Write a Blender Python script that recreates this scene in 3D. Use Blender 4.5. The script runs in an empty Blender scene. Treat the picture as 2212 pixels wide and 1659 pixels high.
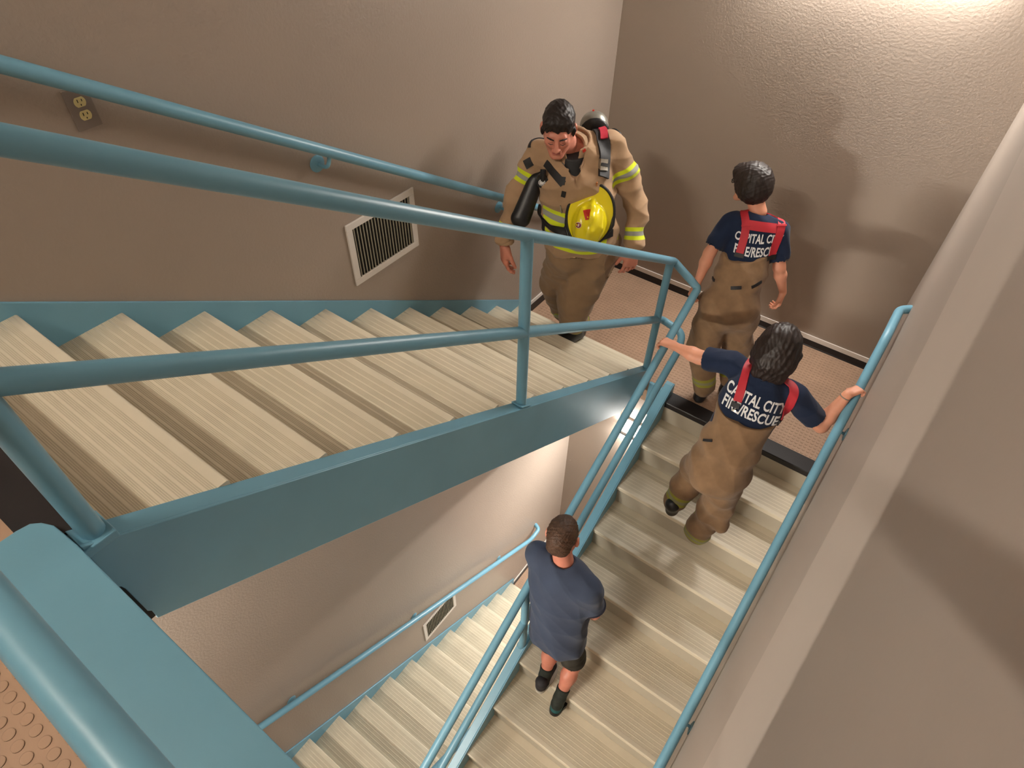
import bpy, math, random
import numpy as np
from mathutils import Vector, Matrix
from mathutils.bvhtree import BVHTree

random.seed(7); rng = np.random.default_rng(7)
SC = bpy.context.scene
COL = SC.collection

# ------------------------------------------------------------------ camera
CAM = (2.1795618, -3.1538598, 3.2325344)
FPX = 1385.6445                      # focal length in pixels of a 2212 px wide frame
ROWS = ((0.8070256142898512, 0.5903207854248649, 0.015199611020668025),
        (0.43063863226555743, -0.5707226315676386, -0.6991609587317402),
        (-0.4040544842966838, 0.57078634190878, -0.7148027179632519))
cd = bpy.data.cameras.new('camera'); co = bpy.data.objects.new('camera', cd); COL.objects.link(co)
cd.sensor_fit = 'HORIZONTAL'; cd.sensor_width = 36.0; cd.lens = FPX / 2212 * 36.0
cd.clip_start = 0.02; cd.clip_end = 60
rx = Vector(ROWS[0]); ry = -Vector(ROWS[1]); rz = -Vector(ROWS[2])
M = Matrix.Identity(4)
for i in range(3):
    M[i][0] = rx[i]; M[i][1] = ry[i]; M[i][2] = rz[i]; M[i][3] = CAM[i]
co.matrix_world = M
SC.camera = co

# ------------------------------------------------------------------ world, exposure
w = bpy.data.worlds.new('world'); SC.world = w; w.use_nodes = True
w.node_tree.nodes['Background'].inputs[0].default_value = (0.8, 0.85, 1.0, 1)
w.node_tree.nodes['Background'].inputs[1].default_value = 0.0
SC.view_settings.view_transform = 'Standard'; SC.view_settings.look = 'None'
SC.view_settings.gamma = 1.0; SC.view_settings.use_curve_mapping = False
SC.view_settings.exposure = -0.02
LAMP_FAR = 54.0       # emission of the wall lamps over the half landings
LAMP_LENS = 75.0     # their tilted lower lens
LAMP_SLIT = 3200.0  # emission of the strip added for a sharp light cutoff
LAMP_SLIT_TOP = 550.0
LAMP_BACK = 360.0      # emission of the lamps behind the photographer and one floor below

# ------------------------------------------------------------------ dimensions (metres, half landing = z 0)
G = 0.2794; R = 0.17390895; SL = R / G
D = 1.106; W = 2.348; WA = 1.064; H = 4.4076; YB = -0.0901
ZF = 12 * R
ZL = ZF - H                     # the floor one storey down
YBACK = -5.0; ZC = 5.05
XW = -0.012                     # left wall plane

# ------------------------------------------------------------------ materials
def mat(name, col, rough=0.5, metal=0.0, bump=0.0, bscale=80.0, bdist=0.002, var=0.0, vscale=3.0, spec=0.5, coat=0.0, emit=None, detail=3.0, sheen=0.0, sss=0.0):
    m = bpy.data.materials.new(name); m.use_nodes = True
    nt = m.node_tree; b = nt.nodes['Principled BSDF']
    c = tuple(((v / 255) / 12.92 if v / 255 <= .04045 else ((v / 255 + .055) / 1.055) ** 2.4) for v in col)
    b.inputs['Base Color'].default_value = (*c, 1)
    b.inputs['Roughness'].default_value = rough; b.inputs['Metallic'].default_value = metal
    b.inputs['Specular IOR Level'].default_value = spec
    b.inputs['Coat Weight'].default_value = coat
    if sheen: b.inputs['Sheen Weight'].default_value = sheen
    if sss:
        b.inputs['Subsurface Weight'].default_value = sss; b.inputs['Subsurface Radius'].default_value = (.01, .004, .002)
    tc = nt.nodes.new('ShaderNodeTexCoord')
    if var:
        n = nt.nodes.new('ShaderNodeTexNoise'); n.inputs['Scale'].default_value = vscale; n.inputs['Detail'].default_value = 5
        nt.links.new(tc.outputs['Object'], n.inputs['Vector'])
        r = nt.nodes.new('ShaderNodeMapRange'); r.inputs['To Min'].default_value = 1 - var; r.inputs['To Max'].default_value = 1 + var
        r.inputs['From Min'].default_value = .3; r.inputs['From Max'].default_value = .7
        nt.links.new(n.outputs['Fac'], r.inputs['Value'])
        mx = nt.nodes.new('ShaderNodeMix'); mx.data_type = 'RGBA'; mx.blend_type = 'MULTIPLY'; mx.inputs['Factor'].default_value = 1
        mx.inputs['A'].default_value = (*c, 1); nt.links.new(r.outputs['Result'], mx.inputs['B'])
        nt.links.new(mx.outputs['Result'], b.inputs['Base Color'])
    if bump:
        n = nt.nodes.new('ShaderNodeTexNoise'); n.inputs['Scale'].default_value = bscale; n.inputs['Detail'].default_value = detail
        nt.links.new(tc.outputs['Object'], n.inputs['Vector'])
        bp = nt.nodes.new('ShaderNodeBump'); bp.inputs['Strength'].default_value = bump; bp.inputs['Distance'].default_value = bdist
        nt.links.new(n.outputs['Fac'], bp.inputs['Height']); nt.links.new(bp.outputs['Normal'], b.inputs['Normal'])
    if emit:
        b.inputs['Emission Color'].default_value = (*emit[0], 1); b.inputs['Emission Strength'].default_value = emit[1]
    return m

M_wall = mat('painted_plaster', (156, 142, 130), .36, bump=.8, bscale=75, bdist=.0024, var=.03, vscale=1.2, spec=.4, detail=4)
M_wallr = mat('smooth_painted_plaster', (158, 146, 136), .5, bump=.25, bscale=60, bdist=.001, var=.03, vscale=1.2, spec=.35)
M_ceil = mat('ceiling_paint', (215, 205, 192), .7)
M_teal = mat('teal_gloss_paint', (110, 160, 182), .36, bump=.12, bscale=90, bdist=.001, var=.05, vscale=4, spec=.45)
M_tread = mat('cream_ribbed_vinyl', (226, 216, 194), .38, bump=.05, bscale=200, bdist=.0005, var=.05, vscale=6, spec=.5)
def edge_grime(m):
    nt = m.node_tree; b = nt.nodes['Principled BSDF']; src = b.inputs['Base Color'].links[0].from_socket
    tc = nt.nodes.new('ShaderNodeTexCoord'); sp = nt.nodes.new('ShaderNodeSeparateXYZ'); nt.links.new(tc.outputs['Object'], sp.inputs[0])
    mr = nt.nodes.new('ShaderNodeMapRange'); mr.inputs['From Min'].default_value = .11; mr.inputs['From Max'].default_value = .0; mr.clamp = True
    nt.links.new(sp.outputs['X'], mr.inputs['Value'])
    mp = nt.nodes.new('ShaderNodeMapping'); mp.inputs['Scale'].default_value = (6, 60, 8); nt.links.new(tc.outputs['Object'], mp.inputs[0])
    n = nt.nodes.new('ShaderNodeTexNoise'); n.inputs['Scale'].default_value = 1.0; nt.links.new(mp.outputs[0], n.inputs['Vector'])
    mu = nt.nodes.new('ShaderNodeMath'); mu.operation = 'MULTIPLY'; nt.links.new(mr.outputs[0], mu.inputs[0]); nt.links.new(n.outputs['Fac'], mu.inputs[1])
    mx = nt.nodes.new('ShaderNodeMix'); mx.data_type = 'RGBA'; nt.links.new(mu.outputs[0], mx.inputs['Factor']); nt.links.new(src, mx.inputs['A'])
    mx.inputs['B'].default_value = (.16, .14, .11, 1); nt.links.new(mx.outputs['Result'], b.inputs['Base Color'])
edge_grime(M_tread)
M_groove = mat('vinyl_groove', (205, 194, 170), .5, var=.08, vscale=9)
M_riser = mat('cream_riser_vinyl', (186, 178, 160), .5, var=.05, vscale=5)
M_black = mat('black_rubber', (32, 29, 31), .42, bump=.1, bscale=120, bdist=.0006, spec=.4)
M_stud = mat('tan_studded_rubber', (178, 147, 123), .42, bump=.08, bscale=150, bdist=.0006, var=.06, vscale=8, spec=.45)
M_white = mat('white_enamel', (214, 206, 198), .4)
M_studr = mat('dark_stud_rim', (96, 70, 52), .6)  # darker brown on the sides of the studs
M_stripe = mat('pale_base_stripe', (226, 220, 214), .5)  # pale band along the top of the black base
M_lamp = mat('lit_diffuser', (250, 250, 245), .5, emit=((1, .96, .90), LAMP_FAR))
M_lens = mat('lit_lower_lens', (250, 250, 245), .5, emit=((1, .96, .90), LAMP_LENS))
M_slit = mat('lit_cutoff_strip', (250, 250, 245), .5, emit=((1, .96, .90), LAMP_SLIT))
M_slit_top = mat('lit_cutoff_strip_upper', (250, 250, 245), .5, emit=((1, .96, .90), LAMP_SLIT_TOP))
M_lampb = mat('lit_diffuser_back', (250, 250, 245), .5, emit=((1, .93, .82), LAMP_BACK))
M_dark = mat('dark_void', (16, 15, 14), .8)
M_slat = mat('vent_blade_metal', (176, 168, 150), .45, metal=.2)
M_skin = mat('skin', (214, 150, 122), .5, bump=.15, bscale=160, bdist=.0006, var=.06, vscale=18, sss=.12)
M_skinr = mat('ruddy_skin', (206, 134, 112), .48, bump=.15, bscale=160, bdist=.0006, var=.07, vscale=16, sss=.12)
M_lip = mat('lip_skin', (176, 92, 84), .45)

# ------------------------------------------------------------------ object helpers
def tag(o, label=None, cat=None, group=None, kind=None):
    if label: o['label'] = label
    if cat: o['category'] = cat
    if group: o['group'] = group
    if kind: o['kind'] = kind
    return o
def empty(name, loc=(0, 0, 0)):
    o = bpy.data.objects.new(name, None); COL.objects.link(o); o.location = loc; o.empty_display_size = .1
    return o
def link(name, me, parent=None, smooth=None):
    o = bpy.data.objects.new(name, me); COL.objects.link(o)
    if parent is not None:
        o.parent = parent
        p = Vector((0, 0, 0)); q = parent
        while q is not None: p += q.location; q = q.parent
        o.matrix_parent_inverse = Matrix.Identity(4); o.location = -p   # mesh data is in world coordinates
    return o
def mk(name, verts, faces, m, parent=None, smooth=False, sharp=None):
    me = bpy.data.meshes.new(name); me.from_pydata([tuple(v) for v in verts], [], faces); me.validate()
    ms = m if isinstance(m, (list, tuple)) else [m]
    for q in ms: me.materials.append(q)
    if smooth:
        me.polygons.foreach_set('use_smooth', [True] * len(me.polygons))
        if sharp is not None: me.set_sharp_from_angle(angle=math.radians(sharp))
    me.update()
    return link(name, me, parent)
class MB:
    def __init__(s): s.v = []; s.f = []; s.mi = []
    def add(s, v, f, mi=0):
        o = len(s.v); s.v += [tuple(p) for p in v]; s.f += [tuple(i + o for i in q) for q in f]; s.mi += [mi] * len(f); return s
    def box(s, lo, hi, mi=0):
        x0, y0, z0 = lo; x1, y1, z1 = hi
        return s.add([(x0,y0,z0),(x1,y0,z0),(x1,y1,z0),(x0,y1,z0),(x0,y0,z1),(x1,y0,z1),(x1,y1,z1),(x0,y1,z1)],
            [(0,3,2,1),(4,5,6,7),(0,1,5,4),(1,2,6,5),(2,3,7,6),(3,0,4,7)], mi)
    def prism(s, poly, x0, x1, axis=0, mi=0, fmi=None):          # polygon (a,b) extruded along an axis
        n = len(poly)
        def P(a, b, t): return {0: (t, a, b), 1: (a, t, b), 2: (a, b, t)}[axis]
        v = [P(a, b, x0) for a, b in poly] + [P(a, b, x1) for a, b in poly]
        area = sum(poly[i][0] * poly[(i + 1) % n][1] - poly[(i + 1) % n][0] * poly[i][1] for i in range(n))
        flip = (area > 0) == (axis != 1)
        o = len(s.v); s.v += v
        for i in range(n):
            j = (i + 1) % n; q = (i, j, j + n, i + n)
            if not flip: q = q[::-1]
            s.f.append(tuple(k + o for k in q)); s.mi.append(fmi[i] if fmi else mi)
        a = tuple(range(n)); b = tuple(range(n, 2 * n))
        s.f.append(tuple(k + o for k in (a[::-1] if flip else a))); s.mi.append(mi)
        s.f.append(tuple(k + o for k in (b if flip else b[::-1]))); s.mi.append(mi)
        return s
    def tube(s, pts, r, n=16, mi=0, caps=True):
        pts = [Vector(p) for p in pts]; rs = r if isinstance(r, (list, tuple)) else [r] * len(pts)
        t0 = (pts[1] - pts[0]).normalized(); up = Vector((0, 0, 1)) if abs(t0.z) < .9 else Vector((0, 1, 0))
        nn = t0.cross(up).normalized(); o = len(s.v)
        for i, p in enumerate(pts):
            a = (pts[i] - pts[i - 1]).normalized() if i > 0 else t0
            b = (pts[i + 1] - pts[i]).normalized() if i < len(pts) - 1 else a
            t = (a + b).normalized(); nn = (nn - t * nn.dot(t)).normalized(); bb = t.cross(nn)
            for k in range(n):
                an = 2 * math.pi * k / n; s.v.append(tuple(p + (nn * math.cos(an) + bb * math.sin(an)) * rs[i]))
        for i in range(len(pts) - 1):
            for k in range(n):
                k2 = (k + 1) % n; s.f.append((o+i*n+k, o+(i+1)*n+k, o+(i+1)*n+k2, o+i*n+k2)); s.mi.append(mi)
        if caps:
            s.f.append(tuple(o + k for k in range(n))); s.mi.append(mi)
            s.f.append(tuple(o + (len(pts) - 1) * n + k for k in reversed(range(n)))); s.mi.append(mi)
        return s
    def build(s, name, m, parent=None, smooth=False, sharp=35, bevel=0):
        me = bpy.data.meshes.new(name); me.from_pydata(s.v, [], s.f)
        ms = m if isinstance(m, (list, tuple)) else [m]
        for q in ms: me.materials.append(q)
        me.polygons.foreach_set('material_index', s.mi)
        if smooth:
            me.polygons.foreach_set('use_smooth', [True] * len(me.polygons)); me.set_sharp_from_angle(angle=math.radians(sharp))
        me.update()
        o = link(name, me, parent)
        if bevel:
            b = o.modifiers.new('bevel', 'BEVEL'); b.width = bevel; b.segments = 2; b.limit_method = 'ANGLE'; b.angle_limit = math.radians(40)
        return o
def rounded(pts, rad=.05, n=6):                                   # polyline with filleted corners
    pts = [Vector(p) for p in pts]; out = [pts[0]]
    for i in range(1, len(pts) - 1):
        a, b, c = pts[i - 1], pts[i], pts[i + 1]; u = (a - b); v = (c - b)
        r = min(rad, u.length * .45, v.length * .45); p0 = b + u.normalized() * r; p1 = b + v.normalized() * r
        for k in range(n + 1):
            t = k / n; out.append(p0 * (1 - t) ** 2 + b * 2 * t * (1 - t) + p1 * t * t)
    out.append(pts[-1]); return out

# ------------------------------------------------------------------ room shell
ZB = -6.75
tag(MB().box((XW - .15, YBACK, ZB), (XW, D + .15, ZC)).build('wall_left', M_wall), kind='structure')
tag(MB().box((W, YBACK, ZB), (W + .15, D + .15, ZC)).build('wall_right', M_wallr), kind='structure')
tag(MB().box((XW, D, ZB), (W, D + .15, ZC)).build('wall_far', M_wall), kind='structure')
tag(MB().box((XW - .15, YBACK - .15, ZB), (W + .15, YBACK, ZC)).build('wall_back', M_wallr), kind='structure')
tag(MB().box((XW - .15, YBACK - .15, ZC), (W + .15, D + .15, ZC + .15)).build('ceiling', M_ceil), kind='structure')
# thin raised panel on the right wall whose lower edge climbs with the stairs
def rl(y): return 2.49 + .50 * y * 1.0 - .03 * y * y
e = .020
poly = [(-5.0, -.30), (-3.1, .95), (-2.51, 1.434), (-1.905, 1.929), (-1.531, 2.124), (-1.172, 2.298), (-.834, 2.413), (.1, 2.70), (D, 3.00), (D, ZC), (-5.0, ZC)]
M_panel = mat('brightened_wall_panel', (172, 160, 150), .5, bump=.2, bscale=60, bdist=.001, var=.03, vscale=1.2, spec=.35)  # lighter tone painted in for the light beyond the diagonal edge
tag(MB().prism(poly, W - e, W, 0).build('brightened_panel', M_panel, bevel=.004), kind='structure')

# studded rubber floors
PITCH = .0285
def studs(x0, x1, y0, y1, z, n=14, ox=1.2947, oy=-3.3363):
    v = []; f = []; mi = []
    r0, r1, h = .0102, .0092, .0019
    i0 = math.ceil((x0 + .014 - ox) / PITCH); i1 = math.floor((x1 - .014 - ox) / PITCH)
    j0 = math.ceil((y0 + .014 - oy) / PITCH); j1 = math.floor((y1 - .014 - oy) / PITCH)
    for i in range(i0, i1 + 1):
        for j in range(j0, j1 + 1):
            cx, cy = ox + i * PITCH, oy + j * PITCH; o = len(v)
            for rr, zz in ((r0, z), (r0, z + h * .7), (r1, z + h)):
                for k in range(n):
                    a = 2 * math.pi * k / n; v.append((cx + rr * math.cos(a), cy + rr * math.sin(a), zz))
            for q in range(2):
                for k in range(n):
                    k2 = (k + 1) % n; f.append((o+q*n+k, o+q*n+k2, o+(q+1)*n+k2, o+(q+1)*n+k)); mi.append(1 if q == 0 else 0)
            f.append(tuple(o + 2 * n + k for k in range(n))); mi.append(0)
    return v, f, mi
def floor(name, boxes, st, z, n=14):
    mb = MB()
    for lo, hi in boxes: mb.box(lo, hi)
    for a in st:
        v, f, mi = studs(*a, z, n); mb.add(v, f); mb.mi[-len(mi):] = mi
    return tag(mb.build(name, [M_stud, M_studr]), kind='structure')
# half landing
floor('floor', [((XW, .035, -.2), (W, D, 0))], [(0.0, W, .04, D - .01)], 0, 10)
# upper floor
floor('floor_upper', [((XW, YBACK, ZF - .2), (W, -3.18, ZF)), ], [(.0, 1.0, -3.9, -3.185), (1.0, W, -3.9, -3.26)], ZF, 16)
# half landing below, floor one storey down, bottom slab
floor('floor_lower', [((XW, .035, ZB), (W, D, -H))], [(0.0, W, .04, D - .01)], -H, 8)
tag(MB().box((XW, YBACK, ZL - .2), (W, -3.18, ZL)).build('floor_middle', M_stud), kind='structure')
tag(MB().box((XW, -3.1, ZB - .1), (W, .05, ZB)).build('floor_bottom', M_stud), kind='structure')

# cove base round the landings
def base(name, z, side):
    mb = MB()
    if side == 'far':
        prof = [(D, z), (D - .012, z), (D - .008, z + .012), (D - .008, z + .056), (D, z + .060)]
        mb.prism(prof, XW, W, 0); mb.box((XW, D - .009, z + .060), (W, D, z + .098), 1)
    elif side == 'left':
        mb.box((XW, .03, z), (XW + .012, D, z + .068)); mb.box((XW, .03, z + .068), (XW + .009, D, z + .098), 1)
    else:
        mb.box((W - .012, .03, z), (W, D, z + .068)); mb.box((W - .009, .03, z + .068), (W, D, z + .09), 1)
    return tag(mb.build(name, [M_black, M_stripe]), kind='structure')
for z, s in ((0, ''), (-H, '_lower')):
    for side in ('far', 'left', 'right'): base('baseboard_' + side + s, z, side)

# ------------------------------------------------------------------ stair flights
def tread_poly(y, z, back, flip=1):
    """ribbed tread profile; flip 1: nose at +y, -1: nose at -y. returns polygon and material index of each edge"""
    p = []; m = []
    def a(u, h, mm=0): p.append((y + flip * u, z + h)); m.append(mm)     # u measured from the nose backwards (negative)
    a(-.004, -.036); a(0, -.030); a(0, -.006); a(-.002, -.002); a(-.006, 0)
    u = -.032
    while u > -(back - .045):
        for k in range(4):                                           # four fine grooves between two flat bars
            a(u, 0, 1); a(u - .0007, -.0005, 1); a(u - .0026, -.0005, 1); a(u - .0033, 0, 0); u -= .0052
        a(u, .0003, 0); a(u - .0058, .0003, 0); u -= .0066
    a(-back, 0); a(-back, -.012); a(-.0122, -.012); a(-.0122, -.036)
    return p, m
def add_tread(parent, x0, x1, y, z, flip, name='tread'):
    p, m = tread_poly(y, z, G + .012, flip)
    return MB().prism(p, x0, x1, 0, fmi=m).build(name, [M_tread, M_groove], parent)
def channel(parent, name, x_in, x_out, yz_top, depth, web_at_out=True, tf=.010):
    """steel channel that follows a sloping line; yz_top = list of (y,z) on the top edge"""
    mb = MB(); top = yz_top; bot = [(y, z - depth) for y, z in reversed(yz_top)]
    a, b = (x_out - .008, x_out) if web_at_out else (x_in, x_in + .008)
    mb.prism(top + bot, min(a, b), max(a, b), 0)
    for off in (0, -depth + tf):
        t = [(y, z + off) for y, z in yz_top]; u = [(y, z + off - tf) for y, z in reversed(yz_top)]
        mb.prism(t + u, min(x_in, x_out) + (0 if web_at_out else .008), max(x_in, x_out) - (.008 if web_at_out else 0), 0)
    return mb.build(name, M_teal, parent, bevel=.0025)
def flight_a(dz, label):
    root = empty('stair_flight', (.5, 0, dz)); tag(root, label, 'stairs')
    for i in range(1, 12):
        add_tread(root, 0, WA + .002, -(i - 1) * G, i * R + dz, 1)
    for i in range(1, 13):
        yy = -(i - 1) * G - .0125
        MB().box((0, yy - .012, (i - 1) * R + dz - (.02 if i > 1 else 0)), (WA, yy, i * R + dz - .0125)).build('riser', M_riser, root)
    n = lambda y: (-y / G + 1) * R + dz
    MB().prism([(-.03, n(-.03) - .26), (-3.08, n(-3.08) - .26), (-3.08, n(-3.08) - .28), (-.03, n(-.03) - .28)], 0, WA + .05, 0).build('soffit', M_teal, root)
    pw = [(.06, n(.06) + .045), (-3.09, n(-3.09) + .045), (-3.09, n(-3.09) - .30), (.06, n(.06) - .13)]
    MB().prism(pw, XW + .0005, 0, 0).build('wall_stringer', M_teal, root, bevel=.002)
    # outer stringer with the torch-cut notch at its upper end
    y0, y1 = .035, -3.118; d = .345; o = -.015
    web = [(y0, n(y0) + o), (y1, n(y1) + o - .005), (y1, n(y1) - .185), (y1 + .007, n(y1) - .195), (y1 + .010, n(y1) - .21), (y1 + .014, n(y1) - .325), (y1 + .020, n(y1) - .335),
           (y1 + .020, n(y1 + .02) + o - d), (-.42, n(-.42) + o - d), (y0, n(-.42) + o - d)]
    mb = MB().prism(web, WA + .053, WA + .061, 0)
    mb.prism([(y0, n(y0) + o), (y1, n(y1) + o - .005), (y1, n(y1) + o - .017), (y0, n(y0) + o - .012)], WA, WA + .0535, 0)
    mb.prism([(-.42, n(-.42) + o - d + .01), (y1 + .02, n(y1 + .02) + o - d + .01), (y1 + .02, n(y1 + .02) + o - d), (-.42, n(-.42) + o - d)], WA, WA + .0535, 0)
    mb.build('outer_stringer', M_teal, root, bevel=.002)
    MB().box((WA - .12, y1 - .002, n(y1) - .36), (WA + .060, y1 + .03, n(y1) - .16)).build('notch_shade_block', M_dark, root)  # dark block added so the notch opening reads as deep shade
    # rubber nosing on the upper floor edge
    return root
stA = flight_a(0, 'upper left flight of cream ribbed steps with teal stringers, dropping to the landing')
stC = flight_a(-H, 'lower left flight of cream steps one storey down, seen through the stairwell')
# right flight
root = empty('stair_flight', (1.8, 0, 0)); stB = root
tag(root, 'right flight of cream steps going down from the landing along the right wall', 'stairs')
for k in range(1, 13):
    add_tread(root, 1.293, W - .002, YB - k * G, -k * R, -1)
for k in range(1, 14):
    yy = YB - (k - 1) * G + .0125
    MB().box((1.293, yy, -k * R - .02), (W - .0005, yy + .012, -(k - 1) * R - .0125)).build('riser', M_riser, root)
nb = lambda y, h: (y - YB) * SL + h
yt, yl = .035, YB - 12.6 * G
channel(root, 'outer_stringer', 1.293, 1.232, [(yt, nb(yt, .03) - .02), (-.0, nb(0, .03)), (yl, nb(yl, .03))], .33, web_at_out=False)
MB().prism([(-.02, nb(-.02, -.26)), (yl, nb(yl, -.26)), (yl, nb(yl, -.28)), (-.02, nb(-.02, -.28))], 1.293, W - .0005, 0).build('soffit', M_teal, root)
MB().prism([(.03, -.005), (yl, nb(yl, .0)), (yl, nb(yl, -.3)), (.03, nb(0, -.3))], W - .0015, W, 0).build('wall_stringer', M_riser, root)

# black rubber nosings of the landing and floors
def nosing(name, x0, x1, yf, yb, z, lab):
    s = 1 if yf > yb else -1
    p = [(yf, z - .045), (yf + s * .003, z - .04), (yf + s * .003, z - .004), (yf, z + .002), (yb, z + .003), (yb, z - .006), (yf - s * .012, z - .008), (yf - s * .012, z - .045)]
    o = MB().prism(p, x0, x1, 0).build(name, M_black); return tag(o, lab, 'nosing')
nosing('stair_nosing', 1.296, W - .002, -.078, .034, 0, 'black rubber nosing where the landing meets the right flight')
nosing('stair_nosing', 0, WA, -3.071, -3.180, ZF, 'black rubber nosing at the top of the left flight')
nosing('stair_nosing', 0, WA, -3.071, -3.180, ZL, 'black rubber nosing at the top of the lower left flight')
tag(MB().box((1.296, .0225, -.2), (W - .002, .035, -.009)).box((1.296, -.07, -.012), (W - .002, .0349, -.0081)).build('landing_edge_board', M_riser), 'cream board under the black nosing of the landing', 'board')
tag(MB().box((0, -3.18, ZF - .2), (WA, -3.104, ZF - .0085)).build('trim_2', M_riser), kind='structure')
tag(MB().box((0, -3.18, ZL - .2), (WA, -3.104, ZL - .0085)).build('trim_3', M_riser), kind='structure')
# teal channels that edge the landings and floors
for z, lab in ((0, 'short teal steel channel on the landing edge between the two flights'), (-H, 'teal steel channel on the lower landing edge')):
    tag(MB().box((WA + .062, .012, z - .30), (1.2315, .0345, z + .012)).build('edge_channel', M_teal, bevel=.003), lab, 'steel channel')
for z, lab in ((ZF, 'wide teal steel beam edging the upper floor in the foreground'), (ZL, 'teal steel beam edging the floor one storey down')):
    mb = MB(); prof = [(-3.135, z + .020), (-3.262, z + .020), (-3.262, z + .001), (-3.135, z + .004), (-3.130, z - .30), (-3.1195, z - .30), (-3.1195, z + .006), (-3.124, z + .016)]
    mb.prism(prof, 1.128, W - .002, 0)
    top = [(.998, -3.262), (W - .002, -3.262), (W - .002, -3.1195), (1.128, -3.1195), (1.075, -3.1215), (1.045, -3.124), (1.02, -3.135), (1.004, -3.150), (.999, -3.175)]
    mb.prism(top, z + .0035, z + .0205, 2)
    tag(mb.build('edge_beam', M_teal, bevel=.003), lab, 'steel beam')

# ------------------------------------------------------------------ railings
PR = .0240
def posts_cap(mb, x, y, z):
    mb.box((x - .034, y - .034, z - .012), (x + .034, y + .034, z + .006))
def railing(dz, labA, grp=None):
    n = lambda y, h: (-y / G + 1) * R + dz + h
    b = lambda y, h: (y - YB) * SL + h + dz
    root = empty('stair_railing', (1.095, 0, dz)); tag(root, labA, 'railing')
    X = 1.095; XB = 1.281
    yl = YB - 12 * G
    top = rounded([(X, -3.083, n(-3.083, .86)), (X, .03, n(.03, .86)), (XB, .018, b(.018, .842)), (XB, yl, b(yl, .842))], .022, 5)
    mid = rounded([(X, -3.083, n(-3.083, .412)), (X, .05, n(.05, .412)), (XB - .03, .055, b(.06, .42)), (XB, -.03, b(-.03, .42)), (XB, yl, b(yl, .42))], .05, 8)
    MB().tube(top, PR).build('top_rail', M_teal, root, smooth=True)
    MB().tube(mid, PR).build('mid_rail', M_teal, root, smooth=True)
    for y in (-.033, -1.548, -3.083):
        h = .86 if y > -3 else 1.175
        MB().tube([(X, y, n(y, -.03 if y < -.1 else -.16)), (X, y, n(y, h))], PR).build('post', M_teal, root, smooth=True)
        mb = MB()
        if y < -3: mb.box((X - .045, y - .04, n(y, -.035)), (X + .036, y + .03, n(y, -.012)))
        elif y < -.1: mb.prism([(y - .035, n(y - .035, -.014)), (y + .035, n(y + .035, -.014)), (y + .035, n(y + .035, -.004)), (y - .035, n(y - .035, -.004))], X - .03, X + .03, 0)
        if mb.v: mb.build('weld_plate', M_teal, root, bevel=.003)
    for y in (-1.70, -3.35):
        MB().tube([(1.262, y, b(y, .03)), (1.262 + .015, y, b(y, .10)), (XB, y, b(y, .2)), (XB, y, b(y, .842))], PR).build('post', M_teal, root, smooth=True)
    return root
railing(0, 'teal pipe railing between the two flights, with posts and two rails')
railing(-H, 'teal pipe railing of the lower left flight, behind the nearer rails')
g = empty('guard_railing', (1.7, -3.215, ZF)); tag(g, 'teal pipe guard rail close to the camera along the upper floor edge', 'railing')
MB().tube(rounded([(1.095, -3.083, ZF + .41), (1.095, -3.16, ZF + .43), (1.18, -3.226, ZF + .465), (W - .001, -3.226, ZF + .465)], .05), .0240, 20).build('mid_rail', M_teal, g, smooth=True)
MB().tube(rounded([(1.095, -3.083, ZF + 1.15), (1.095, -3.215, ZF + 1.15), (W - .021, -3.215, ZF + 1.15)], .03), PR).build('top_rail', M_teal, g, smooth=True)

# wall handrails
def bracket(parent, wx, x, y, z, sgn):
    mb = MB(); c = z - .078
    mb.tube([(wx, y, c), (wx + sgn * .005, y, c), (wx + sgn * .008, y, c)], [.037, .037, .030], 24)
    mb.tube([(wx + sgn * .007, y, c), (wx + sgn * .013, y, c)], [.030, .012], 20)
    mb.tube(rounded([(wx + sgn * .006, y, c), (x - sgn * .006, y + .004, c - .004), (x, y + .022, z - .018)], .03), [.0085] * 9, 12)
    mb.box((x - .013, y + .002, z - .030), (x + .013, y + .05, z - .020))
    mb.build('bracket', M_teal, parent, smooth=True)
def handrail_left(dz, lab):
    n = lambda y: (-y / G + 1) * R + dz + .862
    root = empty('wall_handrail', (.06, 0, dz)); tag(root, lab, 'handrail')
    pts = rounded([(XW - .001, -3.45, n(-3.09) + .0), (.06, -3.45, n(-3.09)), (.06, -3.09, n(-3.09)), (.06, .30, n(.30)), (.06, .47, n(.30) + .01), (XW - .001, .50, n(.30) + .012)], .07, 8)
    MB().tube(pts, .0240).build('rail', M_teal, root, smooth=True)
    for y in (-2.75, -1.54, -.25): bracket(root, XW, .06, y, n(y), 1)
    return root
handrail_left(0, 'teal pipe handrail on the left wall beside the upper flight')
handrail_left(-H, 'teal pipe handrail on the left wall one storey down')
root = empty('wall_handrail', (2.303, 0, 0)); tag(root, 'teal pipe handrail on the right wall beside the right flight', 'handrail')
XR = 2.300
b = lambda y: (y - YB) * SL + .892
pts = rounded([(XR, YB - 12.5 * G, b(YB - 12.5 * G)), (XR, .10, b(.10)), (XR, .36, b(.10) + .012), (W + .001, .40, b(.10) + .015)], .06, 8)
MB().tube(pts, .0240).build('rail', M_teal, root, smooth=True)
for y in (-.34, -1.78, -3.0): bracket(root, W, XR, y, b(y), -1)

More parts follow.
